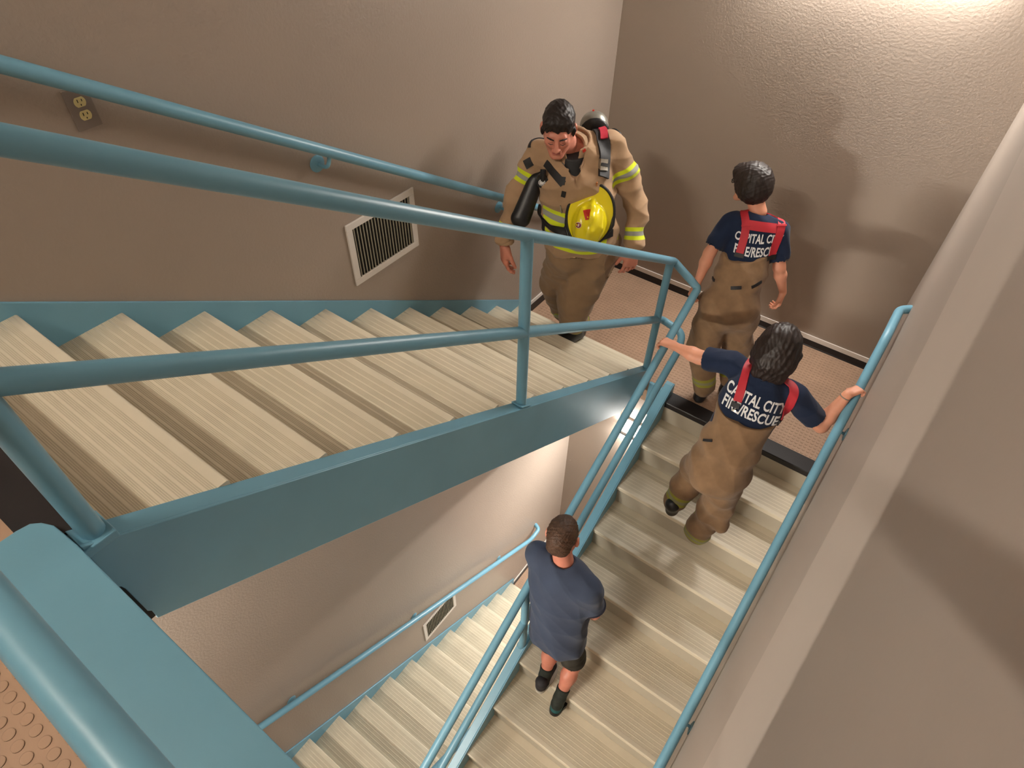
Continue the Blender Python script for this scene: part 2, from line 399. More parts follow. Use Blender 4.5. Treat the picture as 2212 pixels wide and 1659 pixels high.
# ------------------------------------------------------------------ lamps
def wall_lamp(x0, x1, y, z, sgn, m, lab, lens=None):
    root = empty('wall_lamp', ((x0 + x1) / 2, y, z)); tag(root, lab, 'lamp')
    MB().prism([(y, z + .12), (y + sgn * .03, z + .12), (y + sgn * .03, z + .002), (y + sgn * .105, z - .002), (y + sgn * .108, z - .040), (y + sgn * .108, z - .048), (y, z - .062)], x0, x1, 0).build('housing', M_white, root, bevel=.003)
    p = [(y + sgn * .031, z + .004)]
    for k in range(9):
        a = -math.pi / 2 + math.pi * k / 8; p.append((y + sgn * (.05 + .055 * math.cos(a)), z + .062 + .055 * math.sin(a)))
    p.append((y + sgn * .031, z + .118))
    MB().prism(p, x0 + .012, x1 - .012, 0).build('diffuser', m, root, smooth=True, sharp=50)
    MB().box((x0 + .004, min(y + sgn * .1085, y + sgn * .111), z - .040), (x1 - .004, max(y + sgn * .1085, y + sgn * .111), z - .032)).build('latch_strip', M_dark, root)
    if lens:
        a, b = (y + sgn * .004, z - .0635), (y + sgn * .106, z - .0495)
        MB().add([(x0 + .01, a[0], a[1]), (x1 - .01, a[0], a[1]), (x1 - .01, b[0], b[1]), (x0 + .01, b[0], b[1])], [(0, 1, 2, 3)]).build('lower_lens', lens, root)
        MB().add([(x0 + .02, y + sgn * .028, z - .0665), (x1 - .02, y + sgn * .028, z - .0665), (x1 - .02, y + sgn * .032, z - .0615), (x0 + .02, y + sgn * .032, z - .0615)], [(0, 1, 2, 3)]).build('cutoff_strip', M_slit if z < 0 else M_slit_top, root)  # thin glowing strip added to cast a sharp-edged light on the side wall
    return root
wall_lamp(.56, 1.78, D, -1.80, -1, M_lamp, 'long lit fluorescent wall lamp seen through the rails one storey down', M_lens)
wall_lamp(.82, 2.04, D, -1.80 + H - .03, -1, M_lamp, 'long lit fluorescent wall lamp above the half landing', M_lens)
wall_lamp(.10, 1.02, YBACK, ZF + 2.74, 1, M_lampb, 'long lit fluorescent lamp on the back wall of the upper floor')
wall_lamp(.10, 1.02, YBACK, ZL + 2.62, 1, M_lampb, 'long lit fluorescent lamp on the back wall one storey down')

# ------------------------------------------------------------------ wall fittings
def vent(y0, y1, z0, z1, lab):
    root = empty('air_vent', (XW, (y0 + y1) / 2, (z0 + z1) / 2)); tag(root, lab, 'vent', 'white return air vents low on the left wall')
    fw = .036; t = .010
    mb = MB()
    for a, b_, c, d_ in ((y0, y1, z0, z0 + fw), (y0, y1, z1 - fw, z1), (y0, y0 + fw, z0 + fw, z1 - fw), (y1 - fw, y1, z0 + fw, z1 - fw)):
        mb.box((XW, a, c), (XW + t, b_, d_))
    mb.build('frame', M_white, root, bevel=.002)
    MB().box((XW - .0, y0 + fw, z0 + fw), (XW + .001, y1 - fw, z1 - fw)).build('recess', M_dark, root)
    mb = MB(); n = 20
    for k in range(n):
        yy = y0 + fw + (y1 - y0 - 2 * fw) * (k + .5) / n
        mb.add([(XW + .002, yy - .001, z0 + fw), (XW + .0085, yy - .001, z0 + fw), (XW + .0085, yy + .0022, z0 + fw), (XW + .002, yy + .0022, z0 + fw),
                (XW + .002, yy - .001, z1 - fw), (XW + .0085, yy - .001, z1 - fw), (XW + .0085, yy + .0022, z1 - fw), (XW + .002, yy + .0022, z1 - fw)],
               [(0, 1, 5, 4), (1, 2, 6, 5), (2, 3, 7, 6), (3, 0, 4, 7), (0, 3, 2, 1), (4, 5, 6, 7)])
    mb.build('louvre_blades', M_slat, root)
vent(-1.462, -.990, 1.222, 1.572, 'white framed air vent with dark upright louvres on the left wall above the upper flight')
vent(-1.462, -.990, 1.222 - H, 1.572 - H, 'small distant white air vent beside the lower flight')
M_plate = mat('brushed_outlet_plate', (128, 116, 108), .4, metal=.3); M_recep = mat('ivory_receptacle', (214, 198, 140), .4)
root = empty('wall_outlet', (XW, -2.34, 2.425)); tag(root, 'brown metal wall outlet plate with two ivory sockets under the left handrail', 'outlet')
MB().box((XW, -2.377, 2.350), (XW + .006, -2.302, 2.470)).build('plate', M_plate, root, bevel=.002)
for zc in (2.3910, 2.4300):
    v = []; 
    for k in range(28):
        a = 2 * math.pi * k / 28; v.append((-2.3395 + .0172 * math.cos(a), max(-.0135, min(.0135, .0172 * math.sin(a))) + zc))
    o = MB().prism(v, XW + .006, XW + .0085, 0).build('socket', M_recep, root)
    MB().box((XW + .0086, -2.347, zc + .000), (XW + .009, -2.3445, zc + .009)).box((XW + .0086, -2.3345, zc + .001), (XW + .009, -2.332, zc + .008)).box((XW + .0086, -2.341, zc - .010), (XW + .009, -2.338, zc - .0055)).build('slots', M_dark, o)

#PEOPLE#
# ================================================================== figures
# distance-field modelling: rounded cones and ellipsoids blended on a grid, then meshed by surface nets
def V(*a): return np.array(a, float)
def nrm(v): v = np.asarray(v, float); return v / (np.linalg.norm(v) + 1e-12)
class Vol:
    def __init__(s, lo, hi, h):
        s.lo = np.array(lo, float); s.h = h; s.n = np.ceil((np.array(hi) - s.lo) / h).astype(int) + 1
        s.D = np.full(s.n, .5, np.float32)
        s.ax = [s.lo[i] + np.arange(s.n[i]) * h for i in range(3)]
    def reg(s, lo, hi):
        a = np.clip(np.floor((np.array(lo) - s.lo) / s.h).astype(int), 0, s.n); b = np.clip(np.ceil((np.array(hi) - s.lo) / s.h).astype(int) + 1, 0, s.n)
        if (b <= a).any(): return None, None
        sl = tuple(slice(a[i], b[i]) for i in range(3))
        return sl, (s.ax[0][sl[0]][:, None, None].astype(np.float32), s.ax[1][sl[1]][None, :, None].astype(np.float32), s.ax[2][sl[2]][None, None, :].astype(np.float32))
    def put(s, sl, d, k, op):
        A = s.D[sl]
        if op == 'u':
            if k > 0:
                hh = np.maximum(k - np.abs(A - d), 0) / k; s.D[sl] = np.minimum(A, d) - hh * hh * k * .25
            else: s.D[sl] = np.minimum(A, d)
        else:
            d = -d
            if k > 0:
                hh = np.maximum(k - np.abs(A - d), 0) / k; s.D[sl] = np.maximum(A, d) + hh * hh * k * .25
            else: s.D[sl] = np.maximum(A, d)
    def cone(s, a, b, ra, rb, k=.02, n=None, q=1.0, op='u'):
        a = np.asarray(a, float); b = np.asarray(b, float); m = max(ra, rb) + k + 3 * s.h
        sl, g = s.reg(np.minimum(a, b) - m, np.maximum(a, b) + m)
        if sl is None: return s
        ab = b - a; L = float(ab @ ab) + 1e-12
        px, py, pz = g[0] - a[0], g[1] - a[1], g[2] - a[2]
        t = np.clip((px * ab[0] + py * ab[1] + pz * ab[2]) / L, 0, 1)
        wx, wy, wz = px - t * ab[0], py - t * ab[1], pz - t * ab[2]
        if n is not None and q != 1.0:
            n = nrm(n); dn = (wx * n[0] + wy * n[1] + wz * n[2]) * (1 / q - 1)
            wx = wx + dn * n[0]; wy = wy + dn * n[1]; wz = wz + dn * n[2]
        d = (np.sqrt(wx * wx + wy * wy + wz * wz) - (ra + (rb - ra) * t)) * min(1.0, q * 1.15 if q < 1 else 1.0)
        s.put(sl, d, k, op); return s
    def ell(s, c, r, F=None, k=.02, op='u'):
        c = np.asarray(c, float); r = np.asarray(r, float); F = np.eye(3) if F is None else F
        m = r.max() + k + 3 * s.h
        sl, g = s.reg(c - m, c + m)
        if sl is None: return s
        px, py, pz = g[0] - c[0], g[1] - c[1], g[2] - c[2]
        k0 = 0; k1 = 0
        for i in range(3):
            u = px * F[i][0] + py * F[i][1] + pz * F[i][2]; k0 = k0 + (u / r[i]) ** 2; k1 = k1 + (u / r[i] ** 2) ** 2
        k0 = np.sqrt(k0) + 1e-9; k1 = np.sqrt(k1) + 1e-9
        s.put(sl, k0 * (k0 - 1) / k1, k, op); return s
    def plane(s, p, n, k=.0):                                    # keep the side the normal points away from
        n = nrm(n); sl, g = s.reg(s.lo, s.lo + s.n * s.h)
        d = -((g[0] - p[0]) * n[0] + (g[1] - p[1]) * n[1] + (g[2] - p[2]) * n[2])
        s.put(sl, d, k, 'c'); return s
    def chain(s, pts, rs, k=.02, n=None, q=1.0):
        for i in range(len(pts) - 1): s.cone(pts[i], pts[i + 1], rs[i], rs[i + 1], k, n, q)
        return s
    def mesh(s):
        D = s.D; n = s.n; I = D < 0
        for i in range(3):                                         # close at the border
            sl = [slice(None)] * 3; sl[i] = 0; I[tuple(sl)] = False; sl[i] = -1; I[tuple(sl)] = False
        c = np.zeros(n - 1, np.int8)
        for dx in (0, 1):
            for dy in (0, 1):
                for dz in (0, 1): c += I[dx:n[0]-1+dx, dy:n[1]-1+dy, dz:n[2]-1+dz]
        act = (c > 0) & (c < 8); idx = np.argwhere(act)
        vid = np.full(n - 1, -1, np.int64); vid[act] = np.arange(len(idx))
        acc = np.zeros((len(idx), 3)); cnt = np.zeros(len(idx))
        ii, jj, kk = idx.T
        cor = [(a, b, e_) for a in (0, 1) for b in (0, 1) for e_ in (0, 1)]
        for p in cor:
            for ax in range(3):
                if p[ax] == 1: continue
                q = list(p); q[ax] = 1
                d0 = D[ii+p[0], jj+p[1], kk+p[2]].astype(float); d1 = D[ii+q[0], jj+q[1], kk+q[2]].astype(float)
                m = (d0 < 0) != (d1 < 0); t = np.where(m, d0 / np.where(d0 == d1, 1, d0 - d1), 0)
                pt = np.tile(np.array(p, float), (len(idx), 1)); pt[:, ax] += np.clip(t, 0, 1)
                acc[m] += pt[m]; cnt[m] += 1
        v = (idx + acc / np.maximum(cnt, 1)[:, None]) * s.h + s.lo
        F = []
        for ax in range(3):
            a = [slice(None)] * 3; b = [slice(None)] * 3; a[ax] = slice(0, -1); b[ax] = slice(1, None)
            A = I[tuple(a)]; B = I[tuple(b)]; e_ = np.argwhere(A != B); u, w_ = (ax + 1) % 3, (ax + 2) % 3
            ok = (e_[:, u] > 0) & (e_[:, w_] > 0) & (e_[:, u] < n[u] - 1) & (e_[:, w_] < n[w_] - 1); e_ = e_[ok]
            if not len(e_): continue
            ins = A[tuple(e_.T)]
            def cell(du, dw):
                q = e_.copy(); q[:, u] += du; q[:, w_] += dw; return vid[tuple(q.T)]
            f = np.stack([cell(-1, -1), cell(0, -1), cell(0, 0), cell(-1, 0)], 1)
            f[~ins] = f[~ins][:, ::-1]; F.append(f[(f >= 0).all(1)])
        return v, np.concatenate(F)
def wr(v, f, amp, freq, seed=0, dirs=None):                        # soft cloth folds along the surface normal
    nv = np.zeros_like(v); a = v[f[:, 0]]; n_ = np.cross(v[f[:, 2]] - a, v[f[:, 3]] - v[f[:, 1]])
    for i in range(4): np.add.at(nv, f[:, i], n_)
    nv /= np.linalg.norm(nv, axis=1)[:, None] + 1e-12
    r = np.random.default_rng(seed); tot = np.zeros(len(v))
    for o in range(4):
        d = nrm(r.normal(size=3)) if dirs is None else nrm(np.array(dirs[o % len(dirs)]) + .35 * r.normal(size=3))
        d2 = nrm(r.normal(size=3)); ph = r.uniform(0, 6)
        q = v @ d * freq * (1 + .45 * o) + 1.6 * np.sin(v @ d2 * freq * .6 + ph) + ph
        tot += (1 - 2 * np.abs(np.sin(q * .5)) ** 1.0) / (1 + .5 * o)
    return v + nv * (tot * amp)[:, None]
def sdf_obj(name, parts, m, parent, wrin=None):
    vs, fs, o = [], [], 0
    for p in (parts if isinstance(parts, list) else [parts]):
        v, f = p.mesh()
        if wrin: v = wr(v, f, *wrin)
        vs.append(v); fs.append(f + o); o += len(v)
    v = np.concatenate(vs); f = np.concatenate(fs)
    me = bpy.data.meshes.new(name); me.vertices.add(len(v)); me.vertices.foreach_set('co', v.astype(np.float32).ravel())
    me.loops.add(len(f) * 4); me.loops.foreach_set('vertex_index', f.astype(np.int32).ravel())
    me.polygons.add(len(f)); me.polygons.foreach_set('loop_start', np.arange(0, len(f) * 4, 4, dtype=np.int32)); me.polygons.foreach_set('loop_total', np.full(len(f), 4, np.int32))
    me.materials.append(m); me.update(calc_edges=True); me.validate()
    me.polygons.foreach_set('use_smooth', [True] * len(me.polygons)); me.update()
    ob = link(name, me, parent); ob['_n'] = 0; del ob['_n']
    return ob, v, f
def view_hit(tree, x, y):
    """point of a garment under a spot seen in the photograph"""
    u = ((x - 1106) / FPX, (y - 829.5) / FPX, 1.0); d = Vector([sum(ROWS[i][k] * u[i] for i in range(3)) for k in range(3)]).normalized()
    h = tree.ray_cast(Vector(CAM), d)[0]
    if h is None:                                     # just beside the silhouette: take the nearest cloth
        best = 9
        for k in range(120):
            q = Vector(CAM) + d * (2.0 + .025 * k); c, _, _, dist = tree.find_nearest(q)
            if dist < best: best = dist; h = c
    return h
def bvh(v, f): return BVHTree.FromPolygons([tuple(p) for p in v], [tuple(int(i) for i in q) for q in f])
def attr(ob, name, vals):
    a = ob.data.attributes.new(name, 'FLOAT', 'POINT'); a.data.foreach_set('value', np.asarray(vals, np.float32))
def strap(name, tree, pts, wd, th, m, parent, lift=.001, n=40, smooth=True):
    """flat webbing laid on a surface along a path"""
    pts = [Vector(p) for p in pts]; L = [0]
    for i in range(1, len(pts)): L.append(L[-1] + (pts[i] - pts[i - 1]).length)
    P = []
    for k in range(n + 1):
        s = L[-1] * k / n; i = max(j for j in range(len(L) - 1) if L[j] <= s + 1e-9) if s < L[-1] else len(L) - 2
        i = min(i, len(pts) - 2); t = (s - L[i]) / (L[i + 1] - L[i] + 1e-9); q = pts[i].lerp(pts[i + 1], min(t, 1))
        c, nn, _, _ = tree.find_nearest(q); 
        if (q - c).dot(nn) < 0 and (q - c).length > .002 and False: nn = -nn
        P.append((c, nn))
    rows = []; W_ = 5
    for k in range(n + 1):
        a = P[max(k - 2, 0)][0]; b_ = P[min(k + 2, n)][0]; t = (b_ - a).normalized()
        nn = Vector((0, 0, 0))
        for j in range(max(k - 3, 0), min(k + 4, n + 1)): nn += P[j][1]
        nn.normalize(); sd = t.cross(nn).normalized(); row = []
        for j in range(W_):
            q = P[k][0] + sd * wd * (j / (W_ - 1) - .5) + nn * .02
            c, n2, _, _ = tree.find_nearest(q)
            hgt = (c - P[k][0]).dot(nn)
            row.append((P[k][0] + sd * wd * (j / (W_ - 1) - .5) + nn * (hgt * .9 + lift), nn))
        rows.append(row)
    sm = []
    for k in range(n + 1):
        r_ = []
        for j in range(W_):
            acc = Vector((0, 0, 0)); c = 0
            for q in range(max(0, k - 2), min(n, k + 2) + 1): acc += rows[q][j][0]; c += 1
            r_.append((acc / c + rows[k][j][1] * .001, rows[k][j][1]))
        sm.append(r_)
    mb = MB(); v = []
    for r_ in sm:
        for p, q in r_: v.append(p + q * th)
        for p, q in reversed(r_): v.append(p - q * .002)
    f = []; Wn = 2 * W_
    for k in range(n):
        for j in range(Wn):
            j2 = (j + 1) % Wn; f.append((k*Wn+j, k*Wn+j2, (k+1)*Wn+j2, (k+1)*Wn+j))
    f.append(tuple(reversed(range(Wn)))); f.append(tuple(n * Wn + j for j in range(Wn)))
    mb.add(v, f); return mb.build(name, m, parent, smooth=smooth, sharp=50)
def frame(fw, up):
    u = nrm(up); f = nrm(np.asarray(fw, float) - u * np.dot(fw, u)); r = np.cross(f, u); return np.array([r, f, u])
def hand(vol, wr_, d, n, side, s=1.0, curl=.35, tcurl=.3, spread=.10, tang=.75, curls=None, wd=1.0):
    """palm and five bent fingers. d: finger direction, n: out of the back of the hand, side: +1/-1 puts the thumb on +/- cross(d,n)"""
    d = nrm(d); n = nrm(np.asarray(n, float) - d * np.dot(n, d)); t = np.cross(d, n) * side
    wr_ = np.asarray(wr_, float); kn = wr_ + d * .088 * s
    for o, r in ((-.026, .0150), (-.009, .0155), (.009, .0158), (.026, .0155)):
        vol.cone(wr_ + t * o * .55 * s + d * .01 * s, kn + t * o * s * wd, .0160 * s, r * s * .88, .014 * s)
    vol.cone(wr_ + d * .02 * s + t * .02 * s - n * .006 * s, wr_ + d * .055 * s + t * .034 * s - n * .01 * s, .016 * s, .013 * s, .014 * s)
    for j, (o, L, r) in enumerate(((-.030, .060, .0074), (-.010, .075, .0082), (.010, .079, .0085), (.029, .071, .0083))):
        c = curls[j] if curls else curl * (1.15 - .1 * j)
        p = kn + t * o * s * wd + n * .001; a = c * .8; dd = d + t * spread * (j - 1.5) * .6; dd = nrm(dd)
        for q, (fr, ra) in enumerate(((.47, 1.0), (.30, .93), (.23, .86))):
            v = dd * math.cos(a) - n * math.sin(a); e_ = p + v * L * fr * s
            vol.cone(p, e_, r * ra * s, r * (ra - .06) * s, .005 * s); p = e_; a += c * (1.15 if q == 0 else .9)
    b0 = wr_ + d * .022 * s + t * .026 * s - n * .008 * s; v = nrm(d * math.cos(tang) + t * math.sin(tang) - n * .25)
    b1 = b0 + v * .040 * s; v2 = nrm(v * math.cos(tcurl) + (d * .6 - t * .6 - n * .3) * math.sin(tcurl)); b2 = b1 + v2 * .030 * s; v3 = nrm(v2 + (-n * .4 - t * .3) * tcurl); b3 = b2 + v3 * .022 * s
    vol.cone(b0, b1, .0125 * s, .0105 * s, .010 * s); vol.cone(b1, b2, .0100 * s, .0092 * s, .004 * s); vol.cone(b2, b3, .0092 * s, .0076 * s, .003 * s)
def head(c, F, s, neck, nr=.052, h=.0032, face=True):
    """skull, jaw, nose, brow, lids, lips and ears; F rows = right, forward, up"""
    c = np.asarray(c, float); g = lambda x, y, z: c + s * (F[0] * x + F[1] * y + F[2] * z)
    m = .19 * s; lo = np.minimum(c - m, np.asarray(neck) - .08); hi = np.maximum(c + m, np.asarray(neck) + .08)
    v = Vol(lo, hi, h)
    v.ell(g(0, -.018, .035), V(.076, .096, .084) * s, F, .02)
    v.ell(g(0, .028, -.022), V(.060, .068, .082) * s, F, .03 * s)
    for x in (-1, 1):
        v.cone(g(.052 * x, -.005, -.045), g(.022 * x, .062, -.098), .022 * s, .018 * s, .03 * s)
        v.ell(g(.038 * x, .062, -.022), V(.024, .022, .022) * s, F, .02 * s)
        v.ell(g(.083 * x, -.012, -.004), V(.012, .021, .033) * s, F, .006 * s)
        v.ell(g(.092 * x, -.001, .002), V(.007, .011, .018) * s, F, .003 * s, 'c')
    v.cone(g(-.012, .078, -.104), g(.012, .078, -.104), .016 * s, .016 * s, .02 * s)
    if face:
        v.cone(g(-.034, .080, .026), g(.034, .080, .026), .012 * s, .012 * s, .014 * s)
        for x in (-1, 1): v.ell(g(.031 * x, .104, .004), V(.019, .018, .013) * s, F, .012 * s, 'c')
        for x in (-1, 1): v.ell(g(.031 * x, .080, .003), V(.016, .012, .011) * s, F, .004 * s)
        v.cone(g(0, .090, .018), g(0, .116, -.030), .0085 * s, .0125 * s, .010 * s)
        for x in (-1, 1): v.ell(g(.013 * x, .104, -.034), V(.009, .011, .008) * s, F, .006 * s)
        v.cone(g(-.019, .088, -.063), g(.019, .088, -.063), .0065 * s, .0065 * s, .006 * s)
        v.cone(g(-.016, .087, -.075), g(.016, .087, -.075), .008 * s, .008 * s, .005 * s)
        v.cone(g(-.024, .094, -.069), g(.024, .094, -.069), .0022 * s, .0022 * s, .003 * s, op='c')
    v.cone(g(0, -.035, -.035), neck, nr * s * 1.02, nr * s * 1.12, .03 * s)
    return v, g
def text_on(name, tree, o, ex, ey, body, size, m, parent, shear=0, bold=.012, xs=1.0, lift=.0022, arch=0):
    """letters projected onto a garment; o = centre, ex/ey = reading and up directions"""
    cu = bpy.data.curves.new(name, 'FONT'); cu.body = body; cu.align_x = 'CENTER'; cu.size = 1; cu.shear = shear; cu.offset = bold * 1.3; cu.resolution_u = 3; cu.space_character = 1.02
    ob = bpy.data.objects.new(name, cu); COL.objects.link(ob); bpy.context.view_layer.update()
    me = bpy.data.meshes.new_from_object(ob.evaluated_get(bpy.context.evaluated_depsgraph_get())); bpy.data.objects.remove(ob)
    import bmesh
    bm = bmesh.new(); bm.from_mesh(me); bmesh.ops.triangulate(bm, faces=bm.faces[:])
    for _ in range(2): bmesh.ops.subdivide_edges(bm, edges=[e_ for e_ in bm.edges if e_.calc_length() > .12], cuts=1)
    bmesh.ops.triangulate(bm, faces=bm.faces[:])
    ex = Vector(nrm(ex)); ey = Vector(nrm(ey)); n = ex.cross(ey).normalized(); o = Vector(o)
    for v in bm.verts:
        p = o + ex * v.co.x * size * xs + ey * (v.co.y * size + arch * v.co.x ** 2)
        hit, nn, _, _ = tree.ray_cast(p + n * .25, -n)
        v.co = (hit + n * lift) if hit else p
    bm.to_mesh(me); bm.free(); me.materials.clear(); me.materials.append(m)
    return link(name, me, parent)

def stripes(name, col, c1, c2, w1, w2, rough=.85, bump=.25, bs=60, var=.08):
    """cloth whose reflective tape is read from a per-vertex distance called 'band'"""
    m = mat(name, col, rough, bump=bump, bscale=bs, bdist=.002, var=var, vscale=14, spec=.2, sheen=.15)
    nt = m.node_tree; b_ = nt.nodes['Principled BSDF']; src = b_.inputs['Base Color'].links[0].from_socket
    a = nt.nodes.new('ShaderNodeAttribute'); a.attribute_name = 'band'
    for wdt, cc in ((w2, c2), (w1, c1)):
        c = tuple(((v / 255 + .055) / 1.055) ** 2.4 for v in cc)
        ls = nt.nodes.new('ShaderNodeMath'); ls.operation = 'LESS_THAN'; ls.inputs[1].default_value = wdt; nt.links.new(a.outputs['Fac'], ls.inputs[0])
        mx = nt.nodes.new('ShaderNodeMix'); mx.data_type = 'RGBA'; nt.links.new(ls.outputs[0], mx.inputs['Factor'])
        nt.links.new(src, mx.inputs['A']); mx.inputs['B'].default_value = (*c, 1); src = mx.outputs['Result']
    nt.links.new(src, b_.inputs['Base Color'])
    return m
def near_cone(v, a, b_, lo, hi, t0, wid=9):
    """distance along a limb from the tape centre, only for vertices close to that limb"""
    a = np.asarray(a, float); b_ = np.asarray(b_, float); ab = b_ - a; L = np.linalg.norm(ab); t = (v - a) @ ab / L
    w_ = np.linalg.norm(v - a - np.clip(t, 0, L)[:, None] * ab / L, axis=1)
    return np.where((w_ < hi) & (t > lo) & (t < L + .1), np.abs(t - t0), 9.0)

M_coat = stripes('tan_turnout_cloth', (166, 136, 106), (150, 150, 142), (206, 220, 40), .013, .036)
M_pant = stripes('tan_turnout_trouser_cloth', (142, 116, 88), (150, 150, 130), (176, 184, 40), .010, .028)
M_pant2 = stripes('worn_turnout_trouser_cloth', (128, 102, 76), (132, 130, 96), (140, 140, 50), .012, .034, var=.16)
M_navy = mat('navy_tshirt_cotton', (22, 34, 58), .85, bump=.2, bscale=120, bdist=.001, var=.1, vscale=10, sheen=.1, spec=.2)
M_grey = mat('slate_blue_tshirt_cotton', (58, 68, 88), .85, bump=.2, bscale=120, bdist=.001, var=.08, vscale=12, sheen=.15, spec=.2)
M_trim = mat('dark_navy_trim', (24, 26, 44), .8)
M_shorts = mat('dark_camouflage_shorts', (58, 56, 50), .85, bump=.2, bscale=80, bdist=.001, var=.3, vscale=22, spec=.2)
M_hairb = mat('black_brown_hair', (30, 22, 20), .52, bump=.3, bscale=90, bdist=.002, var=.2, vscale=60, spec=.35)
M_hairc = mat('dark_brown_hair', (34, 23, 19), .50, bump=.3, bscale=90, bdist=.002, var=.25, vscale=60, spec=.4)
M_hairs = mat('short_brown_hair', (74, 52, 38), .55, bump=.7, bscale=150, bdist=.004, var=.25, vscale=50, spec=.3)
M_red = mat('red_suspender_webbing', (178, 34, 48), .6, bump=.15, bscale=200, bdist=.0006, var=.05, vscale=20)
M_blackc = mat('black_webbing', (22, 21, 24), .6, bump=.2, bscale=150, bdist=.001)
M_blackp = mat('black_plastic', (18, 18, 21), .45)
M_print = mat('white_shirt_print', (226, 226, 226), .7)
M_yel = mat('yellow_helmet_shell', (232, 214, 24), .22, spec=.5, coat=.3, bump=.05, bscale=20, bdist=.001)
M_redst = mat('red_helmet_sticker', (190, 44, 28), .4); M_mar = mat('maroon_round_sticker', (120, 20, 34), .4); M_whst = mat('white_sticker', (220, 200, 200), .4)
M_steel = mat('scuffed_cylinder_metal', (150, 148, 140), .32, metal=.55, bump=.1, bscale=60, bdist=.001, var=.12, vscale=25)
M_chrome = mat('bright_buckle_metal', (180, 178, 170), .22, metal=.9)
M_pink = mat('red_shoulder_pad', (186, 40, 62), .6)
M_orange = mat('orange_leather_tab', (176, 108, 60), .6)
M_boot = mat('black_boot_leather', (24, 23, 25), .38, bump=.1, bscale=100, bdist=.001)
M_sole = mat('white_shoe_rubber', (190, 184, 172), .5); M_shoe = mat('dark_canvas_shoe', (40, 38, 42), .7, bump=.2, bscale=150); M_sock = mat('black_green_sock', (34, 40, 34), .8, var=.4, vscale=40)
M_tealsh = mat('teal_shoe_cloth', (30, 88, 90), .7)
M_gray = mat('pale_grey_collar_lining', (120, 130, 134), .8)

def limb_vol(lo, hi, h=.006): return Vol(lo, hi, h)
def bounds(*pts, m=.1):
    a = np.array(pts, float); return a.min(0) - m, a.max(0) + m
def boot(root, heel, toe, up=.20, s=1.0, m=None, name='boot', shaft=None, w=1.0):
    heel = np.asarray(heel, float); toe = np.asarray(toe, float); d = nrm(toe - heel); L = np.linalg.norm(toe - heel); u = V(0, 0, 1); u = nrm(u - d * d[2])
    lo, hi = bounds(heel, toe, heel + u * (up + .05), m=.08); v = Vol(lo, hi, .005); r = np.cross(d, u)
    r0 = .040 * s * w
    v.cone(heel + d * .035 + u * .030 * s, toe - d * .045 + u * .026 * s, .036 * s * w, .040 * s * w, .02, u, .9)
    v.cone(heel + d * .05 + u * .05 * s, toe - d * .05 + u * .034 * s, .036 * s * w, .032 * s * w, .02)
    v.cone(heel + d * .045 + u * .04 * s, heel + d * (.045) + u * up + (np.zeros(3) if shaft is None else shaft), r0, .052 * s * w, .025)
    v.plane(heel, -u)
    return sdf_obj(name, v, m or M_boot, root)[0]
def sole(root, heel, toe, m, w=.045, th=.022, name='sole'):
    heel = Vector(heel); toe = Vector(toe); d = (toe - heel); L = d.length; d.normalize(); r = d.cross(Vector((0, 0, 1))).normalized(); u = r.cross(d)
    P = []; 
    for k in range(28):
        a = 2 * math.pi * k / 28; x = math.cos(a); y = math.sin(a); ww = w * (.86 if x < 0 else 1.0)
        P.append(heel + d * (L / 2 + L / 2 * (abs(x) ** .8 * (1 if x > 0 else -1))) + r * ww * (abs(y) ** .8 * (1 if y > 0 else -1)))
    v = [p for p in P] + [p + u * th for p in P]; n = 28
    f = [(i, (i + 1) % n, (i + 1) % n + n, i + n) for i in range(n)] + [tuple(reversed(range(n))), tuple(range(n, 2 * n))]
    return MB().add(v, f).build(name, m, root, smooth=True, sharp=40)

